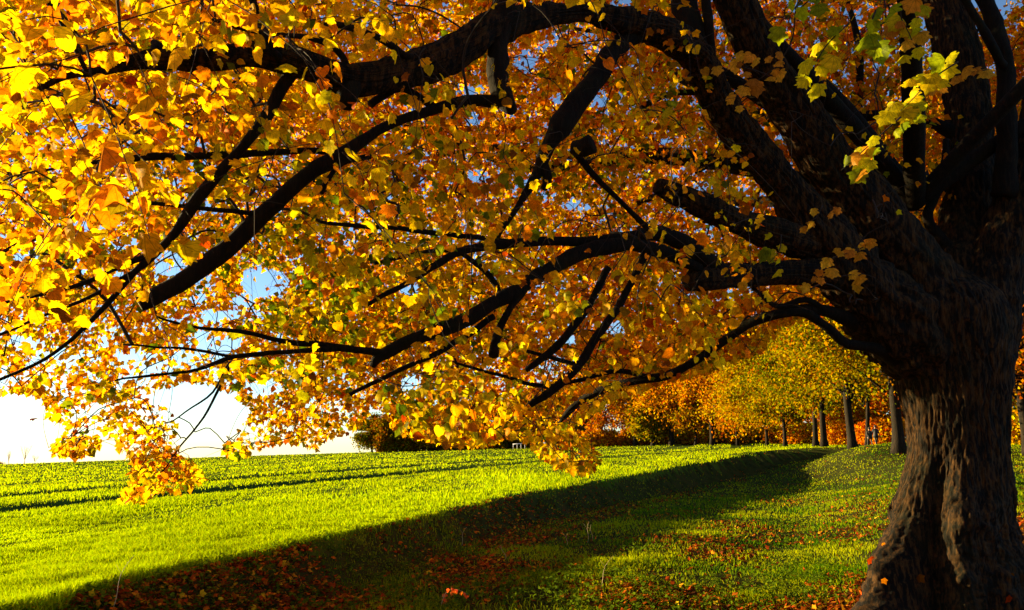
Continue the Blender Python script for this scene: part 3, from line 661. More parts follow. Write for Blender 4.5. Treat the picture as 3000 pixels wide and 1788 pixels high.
amb = amb * rng.random(len(LP)) * (1 + 1.2 * fbm(LP * .6, 2, 99))
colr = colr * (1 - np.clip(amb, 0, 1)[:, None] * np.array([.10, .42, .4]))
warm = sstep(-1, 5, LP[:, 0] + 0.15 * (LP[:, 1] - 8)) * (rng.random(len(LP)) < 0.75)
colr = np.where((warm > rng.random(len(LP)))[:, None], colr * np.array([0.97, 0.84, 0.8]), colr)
for x, y, dep, rad in ((660, 760, 6.5, 1.3), (470, 690, 5.5, .6), (560, 640, 8, .9), (1080, 560, 8, .8), (1560, 300, 9, 1.0), (980, 480, 7, .7)):
    q = U(x, y, dep)[0]; w = np.exp(-((LP - q) ** 2).sum(1) / rad ** 2) * .75; mgr = rng.random(len(LP)) < w
    colr[mgr] = PAL[rng.choice([5, 6, 0], mgr.sum(), p=[.45, .4, .15])] * rng.uniform(.6, 1.0, (mgr.sum(), 1))
cl = (sid >= len(SP) - NEX) & (sid < len(SP) - NEX + 26); colr[cl] = PAL[rng.choice([1, 2, 2, 0], cl.sum())] * 0.9
_, _, dd = proj(LP); dd = np.linalg.norm(LP - np.array([0, 0, EYE]), axis=1)
shp = rng.random(len(LP)) < (.45 + .5 * fbm(spr * .5, 2, 13))
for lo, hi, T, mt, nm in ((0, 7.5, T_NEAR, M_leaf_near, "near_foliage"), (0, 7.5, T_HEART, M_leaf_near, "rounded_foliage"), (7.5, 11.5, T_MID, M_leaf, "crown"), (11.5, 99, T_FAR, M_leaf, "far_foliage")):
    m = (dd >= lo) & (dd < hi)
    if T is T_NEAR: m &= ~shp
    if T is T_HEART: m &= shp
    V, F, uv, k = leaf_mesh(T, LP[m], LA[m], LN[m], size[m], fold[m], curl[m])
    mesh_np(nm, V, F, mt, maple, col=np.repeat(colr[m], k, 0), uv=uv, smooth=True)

# sprigs hanging in front of the dark stems
def sprig(pts, n, dep, sz, cols, label):
    C = np.array([U(x, y, dep)[0] for x, y in pts]); w = np.linspace(0, len(pts) - 1, n); i_ = np.minimum(w.astype(int), len(pts) - 2); f = (w - i_)[:, None]
    P = C[i_] * (1 - f) + C[i_ + 1] * f; o = MB(); o.tube(catmull(np.column_stack([C, np.linspace(.006, .003, len(C))]), .05)[:, :3], np.linspace(.006, .002, len(catmull(np.column_stack([C, np.linspace(.006, .003, len(C))]), .05))), 5)
    tw_ = o.build("sprig", M_twig, maple); tw_['label'] = label
    P = P + rng.normal(size=(n, 3)) * np.array([.06, .05, .045]) * sz / .12; A = norm(np.stack([rng.normal(size=n) * .45 - .25, rng.normal(size=n) * .3, np.full(n, -1.0)], -1)); Nn = norm(np.stack([-.6 + rng.normal(size=n) * .5, -.8 + rng.normal(size=n) * .4, .3 * np.ones(n)], -1))
    V, F, uv, k = leaf_mesh(T_NEAR, P, A, Nn, sz * .82 * rng.uniform(.6, 1.25, n), rng.uniform(.1, .6, n), rng.uniform(-.6, .3, n))
    c = np.array(cols)[rng.integers(0, len(cols), n)] * rng.uniform(.7, 1.1, (n, 1)); q = mesh_np("leaves", V, F, M_leaf_near, None, col=np.repeat(c, k, 0), uv=uv, smooth=True)
    q.parent = tw_; q.matrix_parent_inverse = tw_.matrix_basis.inverted(); q.location = -np.array(maple.location)
YG = [(.90, .74, .004), (.75, .68, .004), (.48, .52, .004), (.26, .34, .004), (.90, .66, .004)]; OG = [(.75, .33, .02), (.85, .48, .03), (.55, .22, .02)]
sprig([(2060, 60), (2010, 110), (1985, 150), (1945, 200)], 15, 4.9, .135, YG, "yellow-green leaf sprig hanging beside the widest stem")
sprig([(2330, 150), (2270, 190), (2225, 235), (2190, 270)], 20, 4.9, .135, YG, "bright yellow-green leaf sprig in front of the upright stem")
sprig([(2190, 285), (2140, 330), (2090, 375), (2045, 415)], 16, 4.9, .12, YG[1:4] + OG[:1], "greenish leaf sprig trailing over the dark fork")
sprig([(2130, 25), (2110, 70), (2080, 95)], 8, 4.6, .15, YG[2:4], "dark green sprig near the top right")
sprig([(1960, -20), (1925, 30), (1900, 50)], 5, 4.8, .15, YG[2:4], "green leaves beside the stem at the top")
sprig([(2230, -20), (2190, 30), (2210, 80), (2230, 130)], 14, 4.7, .12, OG + YG[1:3], "amber sprig at the top of the upright stem")
sprig([(2400, 170), (2330, 180), (2270, 200)], 6, 6.5, .13, OG, "orange leaves on the upright stem")
sprig([(2120, 590), (2080, 610), (2025, 625)], 9, 6.2, .11, OG, "dim orange leaves in front of the fork")
sprig([(2090, 665), (2030, 675), (1960, 690)], 9, 6.2, .11, OG, "dim orange leaves below the fork")
sprig([(2000, 500), (1985, 530), (1960, 540)], 6, 6.2, .11, OG, "orange leaves on the leaning stem")
sprig([(1905, 150), (1850, 190), (1800, 225)], 12, 6.2, .12, OG, "russet leaves across the upper stems")
sprig([(1845, 150), (1800, 165), (1760, 150)], 7, 6.2, .11, OG, "russet leaves at the foot of the pale shoot")
sprig([(1900, 570), (1895, 610), (1870, 640)], 8, 6.2, .12, YG[1:4], "green-yellow leaves above the level limb")

# ------------------------------------------------------------------ background trees
PB = {  # palette weights: yellow, gold, orange, red, brown, yellow-green, green
    'gold': (2.5, 3, 1.2, .1, .4, .8, .2), 'orange': (.5, 1.8, 3.2, .5, .8, .2, .1), 'red': (.1, .6, 2.5, 2.0, .8, .1, .1),
    'green': (.5, .6, .3, .05, .4, 2.4, 3.2), 'mixed': (1.1, 1.3, .8, .1, .6, 2.0, 1.8), 'dark': (.05, .1, .15, .05, 1.0, .6, 3.0), 'brown': (.3, .7, 1.0, .3, 2.5, .6, .8)}
def bgtree(px, D, h, cr, cb, tr, pal, n, size, label, group, off=0.0, name="avenue_tree", seed=0, bare=False):
    x = (px - 1500) / FPX * D * 1.0; y = D * 1.0; z = float(hgt(x, y))
    o = empty(name, (x, y, z), label, "tree", group)
    r = np.random.default_rng(1000 + seed); n = int(n * 1.6); size *= .76
    mb = MB(); top = h * 0.75; lean = r.normal(size=2) * 0.02
    q = np.linspace(0, 1, 14); P = np.stack([x + lean[0] * q * h + 0.12 * np.sin(q * 5 + seed), y + lean[1] * q * h, z - 0.2 + q * (top + .2)], -1)
    tr *= .8; mb.tube(P, tr * (1 - 0.8 * q) + 0.5 * tr * np.exp(-q * top / 0.5), 12, 0.15, seed)
    nc = 60
    u = norm(r.normal(size=(nc, 3))); rad = r.random(nc) ** 0.33 * 0.86
    cc = np.array([x, y, z + cb + (h - cb) * 0.5]); ex = np.array([cr, cr, (h - cb) * 0.5])
    cen = cc + u * rad[:, None] * ex
    cen[:, 2] = np.maximum(cen[:, 2], z + cb + r.random(nc) * 1.0)
    for k in range(0, nc, 2):
        t0 = np.clip((cen[k, 2] - z) * 0.55, cb * 0.7, top * .95); a = np.array([x, y, z + t0]); b = cen[k]
        w = np.linspace(0, 1, 5)[:, None]; C = a * (1 - w) + b * w + np.array([0, 0, 1]) * 0.25 * np.sin(w * np.pi)
        mb.tube(C, np.linspace(tr * 0.28, 0.02, 5), 6, 0.1)
    mb.build("trunk", M_bgbark, o)
    ci = r.integers(0, nc, n); spread = 0.135 * np.array([cr, cr, (h - cb) * 0.42])
    Lp = cen[ci] + r.normal(size=(n, 3)) * spread * (0.6 + 0.7 * r.random((nc, 1)))[ci]
    Lp[:, 2] -= 0.15 * np.hypot(Lp[:, 0] - x, Lp[:, 1] - y) * (Lp[:, 2] < cc[2])
    Lp = Lp[Lp[:, 2] > z + 0.15 + 0 * cb]; n = len(Lp)
    A = norm(r.normal(size=(n, 3)) + np.array([0, 0, -0.6])); Nn = norm(r.normal(size=(n, 3)) + np.array([0, 0, .5]))
    V, F, uv, k = leaf_mesh(T_FAR, Lp, A, Nn, size * r.uniform(.7, 1.35, n), r.uniform(.1, .5, n), r.uniform(-.3, .2, n))
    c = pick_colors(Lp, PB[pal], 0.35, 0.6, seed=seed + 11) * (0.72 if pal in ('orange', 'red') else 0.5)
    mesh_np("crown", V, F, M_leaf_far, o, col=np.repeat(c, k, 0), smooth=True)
    return o
AV = "trees of the avenue beyond the path"
bgtree(2890, 30, 17, 7.0, 5.5, .48, 'orange', 30000, .19, "tall orange tree directly behind the big trunk", AV, seed=1)
bgtree(2612, 50, 17, 6.5, 3.6, .46, 'mixed', 22000, .24, "gold leaved tree whose trunk shows just left of the big trunk", AV, seed=2)
bgtree(2484, 66, 17, 6.8, 4.0, .44, 'mixed', 20000, .28, "yellow tree with lit trunk left of the two walkers", AV, seed=3)
bgtree(2404, 84, 18, 7.5, 4.0, .42, 'green', 20000, .34, "green and yellow tree, right one of the close pair of trunks", AV, seed=4)
bgtree(2380, 96, 18, 7.0, 4.0, .40, 'mixed', 15000, .36, "yellow-green tree, left one of the close pair of trunks", AV, seed=5)
bgtree(2525, 76, 17, 6.2, 4.2, .26, 'green', 14000, .32, "slim dark trunk with green crown beside the two walkers", AV, seed=6)
bgtree(2287, 104, 17, 7.5, 2.6, .30, 'mixed', 15000, .38, "yellow tree with thin pale trunk left of the grassy rise", AV, seed=7)
bgtree(2235, 118, 17, 7.5, 2.4, .28, 'gold', 14000, .40, "golden tree with low sweeping branches at the field end", AV, seed=8)
bgtree(2990, 46, 16, 7, 2.0, .4, 'red', 16000, .26, "russet tree at the right edge beyond the leafy path", AV, seed=9)
bgtree(3120, 60, 18, 8, 1.6, .4, 'mixed', 12000, .30, "green-yellow tree at the far right along the path", AV, seed=10)
WD = "woodland trees at the far edge of the field"
wood = [(1098, 190, 9.5, 4.6, 0.8, 'dark', "blue-green bushy tree at the left end of the wood"), (1150, 186, 8.5, 4.5, .6, 'brown', "low brown tree second from the wood's left end"),
        (1215, 184, 11, 5, .8, 'dark', "dark green tree third from the wood's left end"), (1278, 180, 10.5, 5, .6, 'brown', "russet brown tree in the left part of the wood"),
        (1345, 178, 11, 5, .6, 'dark', "dark tree left of the white rail"), (1418, 176, 12, 5.5, .8, 'brown', "brown-green tree a little left of the white rail"),
        (1490, 176, 12, 5, .5, 'dark', "dark evergreen tree right behind the white rail"), (1560, 172, 13, 5.5, .5, 'dark', "dark tree between the white rail and the white board"),
        (1630, 168, 14, 6, .8, 'brown', "brown tree behind the white board"), (1692, 160, 15, 4.5, 1.5, 'dark', "tall dark gap-filling evergreen in mid wood"),
        (1755, 150, 23, 5.5, 1.0, 'red', "fiery red-orange tree in the middle of the wood"), (1858, 146, 23, 7, 3.0, 'orange', "orange tree with dark trunk at the middle of the field's end"),
        (1910, 142, 10, 4.5, .7, 'mixed', "small olive-yellow tree between two dark trunks"), (1963, 140, 23, 7, 3.0, 'orange', "orange tree with broad leaning dark trunk"),
        (2030, 136, 12, 4.5, 1.6, 'brown', "brown tree with several thin pale stems"), (2078, 130, 23, 7, 3.4, 'orange', "deep orange tree with the thickest dark trunk of the wood"),
        (2150, 128, 23, 6.5, 1.2, 'orange', "orange tree at the right end of the wood")]
for q, (px, D, h, cr, cb, pal, lab) in enumerate(wood):
    bgtree(px, D, h, cr, cb, .55 if 'trunk' in lab else .3, pal, 9000, .48, lab, WD, name="woodland_tree", seed=30 + q)
back = [(1680, 215, 19, 8, 'orange'), (1850, 210, 21, 9, 'red'), (2000, 200, 21, 9, 'orange'), (2140, 190, 20, 9, 'red'), (2270, 175, 21, 9, 'orange'), (2400, 160, 20, 9, 'red'), (2530, 140, 20, 8, 'orange'), (2650, 110, 19, 8, 'red'), (2800, 80, 19, 8, 'orange')]
names = ["orange", "red", "deep orange", "crimson", "bright orange", "rust red", "pale orange", "dark red", "tall orange"]
for q, (px, D, h, cr, pal) in enumerate(back):
    bgtree(px, D, h, cr, 0.3, .4, pal, 9000, .55, names[q] + " tree standing in the row behind the others", "hidden back row of the wood", name="woodland_tree", seed=60 + q)

rs = np.random.default_rng(77)
for q in range(28):
    px = 1130 + q * 47 + rs.uniform(-10, 10); D = (rs.uniform(150, 160) if px > 1660 else rs.uniform(182, 190)) - max(0, px - 2100) * .06; w = rs.uniform(2.4, 3.4)
    x = (px - 1500) / FPX * D; z = float(hgt(x, D)); n = 1800
    o = empty("undergrowth_bush", (x, D, z), "one of the dim brown bushes filling the shade between the far trunks", "bush", "bushes in the shade of the wood")
    Lp = np.array([x, D, z + 1.3]) + norm(rs.normal(size=(n, 3))) * (rs.random((n, 1)) ** .5) * np.array([w, w * .7, 1.9]); Lp = Lp[Lp[:, 2] > z]; n = len(Lp)
    V, F, uv, k = leaf_mesh(T_FAR, Lp, norm(rs.normal(size=(n, 3))), norm(rs.normal(size=(n, 3))), rs.uniform(.35, .6, n), rs.uniform(.1, .4, n), np.zeros(n))
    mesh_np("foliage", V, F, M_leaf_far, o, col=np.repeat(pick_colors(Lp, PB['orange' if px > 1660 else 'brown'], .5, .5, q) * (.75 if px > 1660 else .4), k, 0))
    mb = MB(); mb.tube([(x, D, z - .2), (x + .2, D, z + .9), (x + .5, D, z + 2.2)], [.1, .07, .03], 6); mb.build("stem", M_bgbark, o)

# bare saplings on the left horizon
def sapling(px, D, h, spread, label, seed):
    x = (px - 1500) / FPX * D; z = float(hgt(x, D)); o = empty("bare_sapling", (x, D, z), label, "sapling", "bare saplings on the field horizon")
    r = np.random.default_rng(seed); mb = MB(); mb.tube([(x, D, z - .1), (x, D, z + h * .25)], [.09, .07], 6); mb.build("trunk", M_sap, o); mb = MB()
    for k in range(9):
        a = r.uniform(0, 6.28); l = h * r.uniform(.5, .8); b = np.array([x, D, z + h * .2])
        e = b + np.array([math.cos(a) * spread * l * .6, math.sin(a) * spread * l * .6, l]); w = np.linspace(0, 1, 5)[:, None]
        C = b * (1 - w) + e * w; C[:, 2] += .1 * l * np.sin(w[:, 0] * 3.1); mb.tube(C, np.linspace(.045, .015, 5), 4, cap=False)
        for m in range(4):
            p = C[2 + m % 3]; mb.tube([p, p + r.normal(size=3) * .3 * l * .5 + np.array([0, 0, .25 * l])], [.02, .008], 3, cap=False)
    mb.build("branches", M_sap, o)
M_sap = plain("bare_twig", (0.30, 0.24, 0.16))
sapling(98, 200, 4.6, .7, "forked bare sapling on the skyline at the far left", 1)
sapling(52, 205, 3.4, .25, "narrow upright bare sapling left of the forked one", 2)
sapling(128, 206, 2.0, .8, "smallest bare sapling right of the forked one", 3)
for q, (px, lab) in enumerate([(4, "reddish low bush at the very left of the skyline"), (20, "pinkish low bush just right of the skyline's left edge")]):
    D = 198; x = (px - 1500) / FPX * D; z = float(hgt(x, D)); r = np.random.default_rng(q); Lp = np.array([x, D, z + .35]) + r.normal(size=(500, 3)) * np.array([.8, .5, .22])
    V, F, uv, k = leaf_mesh(T_FAR, Lp, norm(r.normal(size=(500, 3))), norm(r.normal(size=(500, 3))), np.full(500, .22), np.full(500, .2), np.zeros(500))
    tag(mesh_np("shrub", V, F, M_leaf_far, col=np.tile((.35, .16, .07), (len(V), 1))), lab, "shrub", "bushes on the skyline")
# beech undergrowth behind the avenue trunks
for q, (px, D, w, lab) in enumerate([(2445, 112, 3.4, "flame orange bush seen between the paired trunks and the lit trunk"), (2555, 105, 3.0, "red bush right behind the two walkers"), (2330, 125, 3.5, "red-brown bush left of the paired trunks"), (2590, 98, 2.6, "orange bush between the walkers and the gold tree"), (2965, 70, 4.0, "olive bush right of the big trunk beyond the path")]):
    x = (px - 1500) / FPX * D; z = float(hgt(x, D)); r = np.random.default_rng(200 + q); n = 5000
    Lp = np.array([x, D, z + 1.5]) + norm(r.normal(size=(n, 3))) * (r.random((n, 1)) ** .5) * np.array([w, w, 1.9]); Lp = Lp[Lp[:, 2] > z]; n = len(Lp)
    o = empty("beech_shrub", (x, D, z), lab, "shrub", "autumn bushes under the avenue")
    mb = MB()
    for k in range(7):
        e = np.array([x, D, z]) + np.array([r.normal() * w * .4, r.normal() * w * .4, 2.2]); mb.tube([(x, D, z - .1), (np.array([x, D, z]) + e) / 2 + [0, 0, .3], e], [.06, .04, .02], 5)
    mb.build("stem", M_bgbark, o)
    V, F, uv, k = leaf_mesh(T_FAR, Lp, norm(r.normal(size=(n, 3))), norm(r.normal(size=(n, 3))), r.uniform(.2, .4, n), r.uniform(.1, .4, n), np.zeros(n))
    mesh_np("foliage", V, F, M_leaf_far, o, col=np.repeat(pick_colors(Lp, PB['mixed' if q == 4 else ('red' if q % 2 else 'orange')], .8, .5, 5), k, 0))

# ------------------------------------------------------------------ white rail and board by the wood
M_white = plain("white_paint", (0.8, 0.8, 0.8), 0.5)
x, D = (1520 - 1500) / FPX * 160, 160.0; z = float(hgt(x, D)); o = empty("white_rail", (x, D, z), "white painted rail frame on slim legs at the foot of the dark wood", "rail")
mb = MB(); mb.tube([(x - 1.2, D, z + .95), (x + 1.2, D - .2, z + 1.12)], [.075, .075], 8); mb.tube([(x - 1.1, D + .9, z + .98), (x + 1.25, D + .8, z + 1.12)], [.06, .06], 8); mb.build("top_rail", M_white, o)
for dx, dy in ((-1.12, 0), (-.35, .9), (.4, 0), (1.15, -.2)):
    mb = MB(); mb.tube([(x + dx, D + dy, z - .1), (x + dx, D + dy, z + 1.05)], [.05, .05], 6); mb.build("leg", M_white, o)
x = (1598 - 1500) / FPX * 158; D = 158.0; z = float(hgt(x, D)); o = empty("white_board", (x, D, z), "small white slanted board just right of the white rail", "board")
mb = MB(); mb.box((x, D, z + .95), (1.0, .12, .42), .1); mb.build("panel", M_white, o, smooth=False)
for dx in (-.42, .42):
    mb = MB(); mb.box((x + dx, D + .1, z + .4), (.07, .07, .9)); mb.build("post", M_twig, o, smooth=False)

# ------------------------------------------------------------------ the two walkers
M_coat = plain("dark_coat", (0.004, 0.004, 0.006)); M_skin = plain("skin", (0.42, 0.24, 0.16)); M_hair = plain("hair", (0.03, 0.02, 0.012)); M_trous = plain("trousers", (0.006, 0.006, 0.007))
def person(px, D, H, label, coat, ph):
    x = (px - 1500) / FPX * D; z = float(hgt(x, D)); me = bpy.data.meshes.new("person")
    s = H / 1.75; st = 0.26 * ph
    J = {'pel': (0, 0, .95, .15), 'wst': (0, 0, 1.08, .145), 'chs': (0, 0, 1.32, .17), 'nk': (0, 0, 1.48, .065), 'hd0': (0, 0, 1.56, .075), 'hd': (0, .01, 1.66, .10), 'hd1': (0, 0, 1.73, .07),
         'shl': (-.19, 0, 1.40, .07), 'ell': (-.25, -.06 * ph, 1.13, .052), 'wrl': (-.25, -.16 * ph, .90, .035), 'hl': (-.25, -.19 * ph, .82, .034), 'shr': (.19, 0, 1.40, .07), 'elr': (.25, .06 * ph, 1.13, .052), 'wrr': (.25, .14 * ph, .90, .035), 'hr': (.25, .16 * ph, .82, .034),
         'hpl': (-.10, 0, .88, .10), 'knl': (-.11, st * .6, .50, .07), 'anl': (-.11, st, .09, .05), 'tol': (-.12, st - .2, .04, .04), 'hpr': (.10, 0, .88, .10), 'knr': (.11, -st * .4, .50, .07), 'anr': (.11, -st, .09, .05), 'tor': (.12, -st - .2, .04, .04)}
    E = [('pel', 'wst'), ('wst', 'chs'), ('chs', 'nk'), ('nk', 'hd0'), ('hd0', 'hd'), ('hd', 'hd1'), ('chs', 'shl'), ('shl', 'ell'), ('ell', 'wrl'), ('wrl', 'hl'), ('chs', 'shr'), ('shr', 'elr'), ('elr', 'wrr'), ('wrr', 'hr'), ('pel', 'hpl'), ('hpl', 'knl'), ('knl', 'anl'), ('anl', 'tol'), ('pel', 'hpr'), ('hpr', 'knr'), ('knr', 'anr'), ('anr', 'tor')]
    V = {k: v for k, v in J.items()}; Rr = {k: v[3] for k, v in J.items()}
    for sd_, hn, wn_ in ((-1, 'hl', 'wrl'), (1, 'hr', 'wrr')):          # four fingers and a thumb
        bx, by, bz, _ = V[hn]
        for f in range(4):
            y0 = by + (f - 1.5) * .02; a, b = f"{hn}f{f}a", f"{hn}f{f}b"
            V[a] = (bx, y0, bz - .045, .009); V[b] = (bx - sd_ * .015, y0, bz - .085 + .008 * abs(f - 1.5), .008); E += [(hn, a), (a, b)]
        V[hn + 't'] = (bx - sd_ * .02, by - .045, bz - .03, .010); E += [(hn, hn + 't')]
    keys = list(V); idx = {k: i for i, k in enumerate(keys)}
    me.from_pydata([(V[k][0] * s, V[k][1] * s, V[k][2] * s) for k in keys], [(idx[a], idx[b]) for a, b in E], [])
    b = bpy.data.objects.new("person", me); link(b); b.location = (x, D, z)
    sk = b.modifiers.new("skin", 'SKIN'); sv = me.skin_vertices[0].data
    for k in keys: r_ = V[k][3] * s; sv[idx[k]].radius = (r_, r_ * (.8 if k in ('chs', 'wst', 'pel') else 1)); sv[idx[k]].use_root = (k == 'pel')
    sub = b.modifiers.new("sub", 'SUBSURF'); sub.levels = 1; sub.render_levels = 1
    dg = bpy.context.evaluated_depsgraph_get(); nm = bpy.data.meshes.new_from_object(b.evaluated_get(dg)); b.modifiers.clear(); b.data = nm
    for m in (M_skin, coat, M_trous): nm.materials.append(m)
    nm.materials.clear()
    for m in (M_skin, coat, M_trous): nm.materials.append(m)
    for p in nm.polygons:
        c = p.center; p.use_smooth = True
        p.material_index = 0 if (c.z > 1.47 * s or (abs(c.x) > .18 * s and c.z < .89 * s)) else (1 if c.z > .84 * s else 2)
    tag(b, label, "person", "two people walking on the avenue path")
    # coat skirt and hair sit on the body
    mb = MB(); mb.tube([(x, D, z + .74 * s), (x, D, z + .95 * s), (x, D, z + 1.12 * s), (x, D, z + 1.40 * s)], [.23 * s, .21 * s, .185 * s, .19 * s], 16, .04); mb.build("coat", coat, b)
    mb = MB(); mb.tube([(x, D - .015, z + 1.60 * s), (x, D - .02, z + 1.68 * s), (x, D - .01, z + 1.75 * s), (x, D, z + 1.785 * s)], [.09 * s, .115 * s, .09 * s, .03 * s], 12, .05); mb.build("hair", M_hair, b)
    for ex_ in (-.035, .035):
        mb = MB(); mb.tube([(x + ex_ * s, D + .085 * s, z + 1.665 * s), (x + ex_ * s, D + .108 * s, z + 1.665 * s)], [.012, .008], 6); mb.build("eye", M_hair, b)
    mb = MB(); mb.tube([(x, D + .09 * s, z + 1.66 * s), (x, D + .125 * s, z + 1.625 * s)], [.01, .016], 6); mb.build("nose", M_skin, b)
M_coat2 = plain("navy_coat", (0.003, 0.005, 0.014))
person(2534, 70, 1.66, "shorter walker in a black coat beside the slim trunk", M_coat, 1)
person(2552, 70.5, 1.80, "taller walker in a dark navy coat on the right of the pair", M_coat2, -1)

# ------------------------------------------------------------------ grass, crop, litter
def blades(name, X, Y, h, w, col, lean, mat, lab, cat, parent=None):
    n = len(X); Z = hgt(X, Y); P = np.stack([X, Y, Z - .01], -1); a = rng.uniform(0, 2 * np.pi, n)
    t = np.stack([np.cos(a), np.sin(a), 0 * a], -1); b = rng.uniform(0, 2 * np.pi, n); l = np.stack([np.cos(b), np.sin(b), 0 * b], -1) * (lean * rng.random(n))[:, None]
    up = np.array([0, 0, 1.0]); h = h[:, None]; w = w[:, None]
    V = np.stack([P - t * w * .5, P + t * w * .5, P + (up * .55 + l * .35) * h + t * w * .36, P + (up * .55 + l * .35) * h - t * w * .36, P + (up * (1 - .25 * np.abs(lean)) + l) * h], 1).reshape(-1, 3)
    k = (np.arange(n) * 5)[:, None]
    Q = k + np.array([[0, 1, 2, 3]]); T = k + np.array([[3, 2, 4]])
    return tag(mesh_np(name, V, [Q, T], mat, col=np.repeat(col, 5, 0)), lab, cat, kind="stuff")
def polar(n, d0, d1, a0, a1):
    u = rng.random(n); inv_ = 1 / d0 + (1 / d1 - 1 / d0) * u; d = 1 / inv_; ta = rng.uniform(a0, a1, n)
    return d * ta, d
# winter crop on the field
X, Y = polar(560000, 7.0, 245, -1.0, 0.42); X2, Y2 = polar(220000, 7.0, 20, -1.0, 0.3); X = np.r_[X, X2]; Y = np.r_[Y, Y2]
s = edge_s(X, Y); c = X - xe(Y)
P3 = np.stack([X, Y, 0 * X], -1)
dl1 = np.abs(c + 15.4 + .5 * np.sin(Y * .05)); dl2 = np.abs(c + 24.8 + .5 * np.sin(Y * .05))
tr = np.zeros(len(X), bool)
for cc in RUTS: tr |= np.abs(c + cc + .5 * np.sin(Y * .05)) < .80
tr = tr | ((np.abs(c + 52) < .5) & (Y > 60)) | ((np.abs(c + 6) < .22) & (rng.random(len(X)) < .4))
keep = (s < 0.15 + .35 * fbm(P3 * 1.2, 3, 71)) & ~(tr & (rng.random(len(X)) < .93))
row = 0.5 + 0.5 * np.cos(c * 2 * np.pi / 0.9)
pt = fbm(P3 * np.array([.9, .16, 1]), 3, 79); keep &= rng.random(len(X)) < np.clip(0.72 + 0.28 * row + 1.3 * np.minimum(pt + .08, 0), .12, 1)
X, Y, P3 = X[keep], Y[keep], P3[keep]; n = len(X)
hh = (0.115 + 0.13 * fbm(P3 * np.array([.55, .12, 1]), 3, 72) + .05 * fbm(P3 * 2.0, 2, 75)) * rng.uniform(.6, 1.35, n) * (1 + .0025 * Y)
ww = np.maximum(.006, .00115 * Y) * rng.uniform(.6, 1.3, n)
g = rng.random((n, 1)) * (.6 + .4 * sstep(12, 50, Y))[:, None]; base = np.array([.28, .46, .002]) * (1 - g) + np.array([.60, .63, .002]) * g
base *= (0.9 + .3 * fbm(P3 * .3, 2, 77))[:, None]
print("crop", n)
blades("crop_grass", X, Y, np.maximum(hh, .03), ww, np.clip(base, 0, 1), .75, M_grass, "bright yellow-green young cereal crop covering the sunlit field", "crop")
def dens1(X, Y, s, P):
    b = .03 + 1.7 * fbm(P * .45, 3, 91) * (1 - .5 * sstep(15, 40, Y)) + .35 * sstep(8, 10, s) * (1 - sstep(14, 20, Y)) + .9 * sstep(0.7, 1.3, 2.2 - np.hypot(X - TX, Y - TY) * .5) + .55 * ((s > -.1) & (s < 2.8)) + 1.3 * (1 - sstep(8.5, 13.5, Y)) * sstep(6, 10, s)
    b = np.where((path_s(X, Y) > 11.3) & (path_s(X, Y) < 20.5) & (Y < 20), 1.0, b); return np.where(s < .15, 0, np.clip(b, .03, 1))
# meadow grass on the verge
X, Y = polar(620000, 5.5, 130, -.6, .85); X2, Y2 = polar(120000, 6, 18, -.6, .7); X = np.r_[X, X2]; Y = np.r_[Y, Y2]; s = edge_s(X, Y); P3 = np.stack([X, Y, 0 * X], -1)
gd = fbm(P3 * .55, 3, 81); c1 = .35 + .9 * gd + .9 * sstep(14, 30, Y)
c1 = np.where((path_s(X, Y) > 11.4) & (path_s(X, Y) < 20.2) & (Y < 19.5), .06, c1); c1 = np.where(s < 2.0, np.maximum(c1 * .7, np.where(Y > 18, .75, .30)), c1)
c1 = np.where(np.hypot(X - TX, Y - TY) < 1.0, 0, c1)
c1 = c1 * (1 - .8 * dens1(X, Y, s, P3))
keep = (s > .1) & (rng.random(len(X)) < np.clip(c1, .05, 1)); X, Y, P3 = X[keep], Y[keep], P3[keep]; n = len(X); print("verge", n)
hh = (.075 + .08 * fbm(P3 * 1.1, 3, 82)) * rng.uniform(.5, 1.7, n); ww = np.maximum(.0055, .0011 * Y) * rng.uniform(.6, 1.3, n)
g = rng.random((n, 1)); g = np.clip(g + .8 * fbm(P3 * .5, 2, 84)[:, None], 0, 1); base = np.array([.05, .16, .002]) * (1 - g) + np.array([.40, .43, .003]) * g
blades("verge_grass", X, Y, np.maximum(hh, .02), ww, base, .8, M_grass, "rough green verge grass between the field and the big trunk", "grass")
# fallen leaves
def litter(n, d0, d1, a0, a1, dens, name, lab):
    X, Y = polar(n, d0, d1, a0, a1); s = edge_s(X, Y); P3 = np.stack([X, Y, 0 * X], -1)
    keep = rng.random(n) < dens(X, Y, s, P3); X, Y, P3 = X[keep], Y[keep], P3[keep]; n = len(X)
    P = np.stack([X, Y, hgt(X, Y) + .012 + .07 * rng.random(n) ** 1.6], -1); A = norm(np.stack([rng.normal(size=n), rng.normal(size=n), .3 * rng.normal(size=n)], -1))
    Nn = norm(rng.normal(size=(n, 3)) * .45 + np.array([0, 0, 1.0])); sz = rng.uniform(.035, .085, n) * (1 + .012 * Y)
    V, F, uv, k = leaf_mesh(T_FAR if d0 > 12 else T_MID, P, A, Nn, sz, rng.uniform(-.1, .6, n), rng.uniform(-.5, .5, n))
    pc = np.array([(.34, .055, .008), (.46, .12, .010), (.55, .24, .012), (.13, .035, .010), (.60, .40, .012), (.07, .025, .010)])[rng.choice(6, n, p=[.3, .24, .12, .2, .05, .09])] * (.6 + .6 * rng.random((n, 1)))
    print(name, n); return tag(mesh_np(name, V, F, M_litter, col=np.repeat(pc, k, 0)), lab, "leaves", kind="stuff")
litter(170000, 5.5, 22, -.8, .9, dens1, "leaf_litter", "russet and gold fallen leaves around the trunk foot and verge")
litter(40000, 22, 110, -.1, .8, dens1, "distant_leaf_litter", "red-brown fallen leaves further along the verge and path")
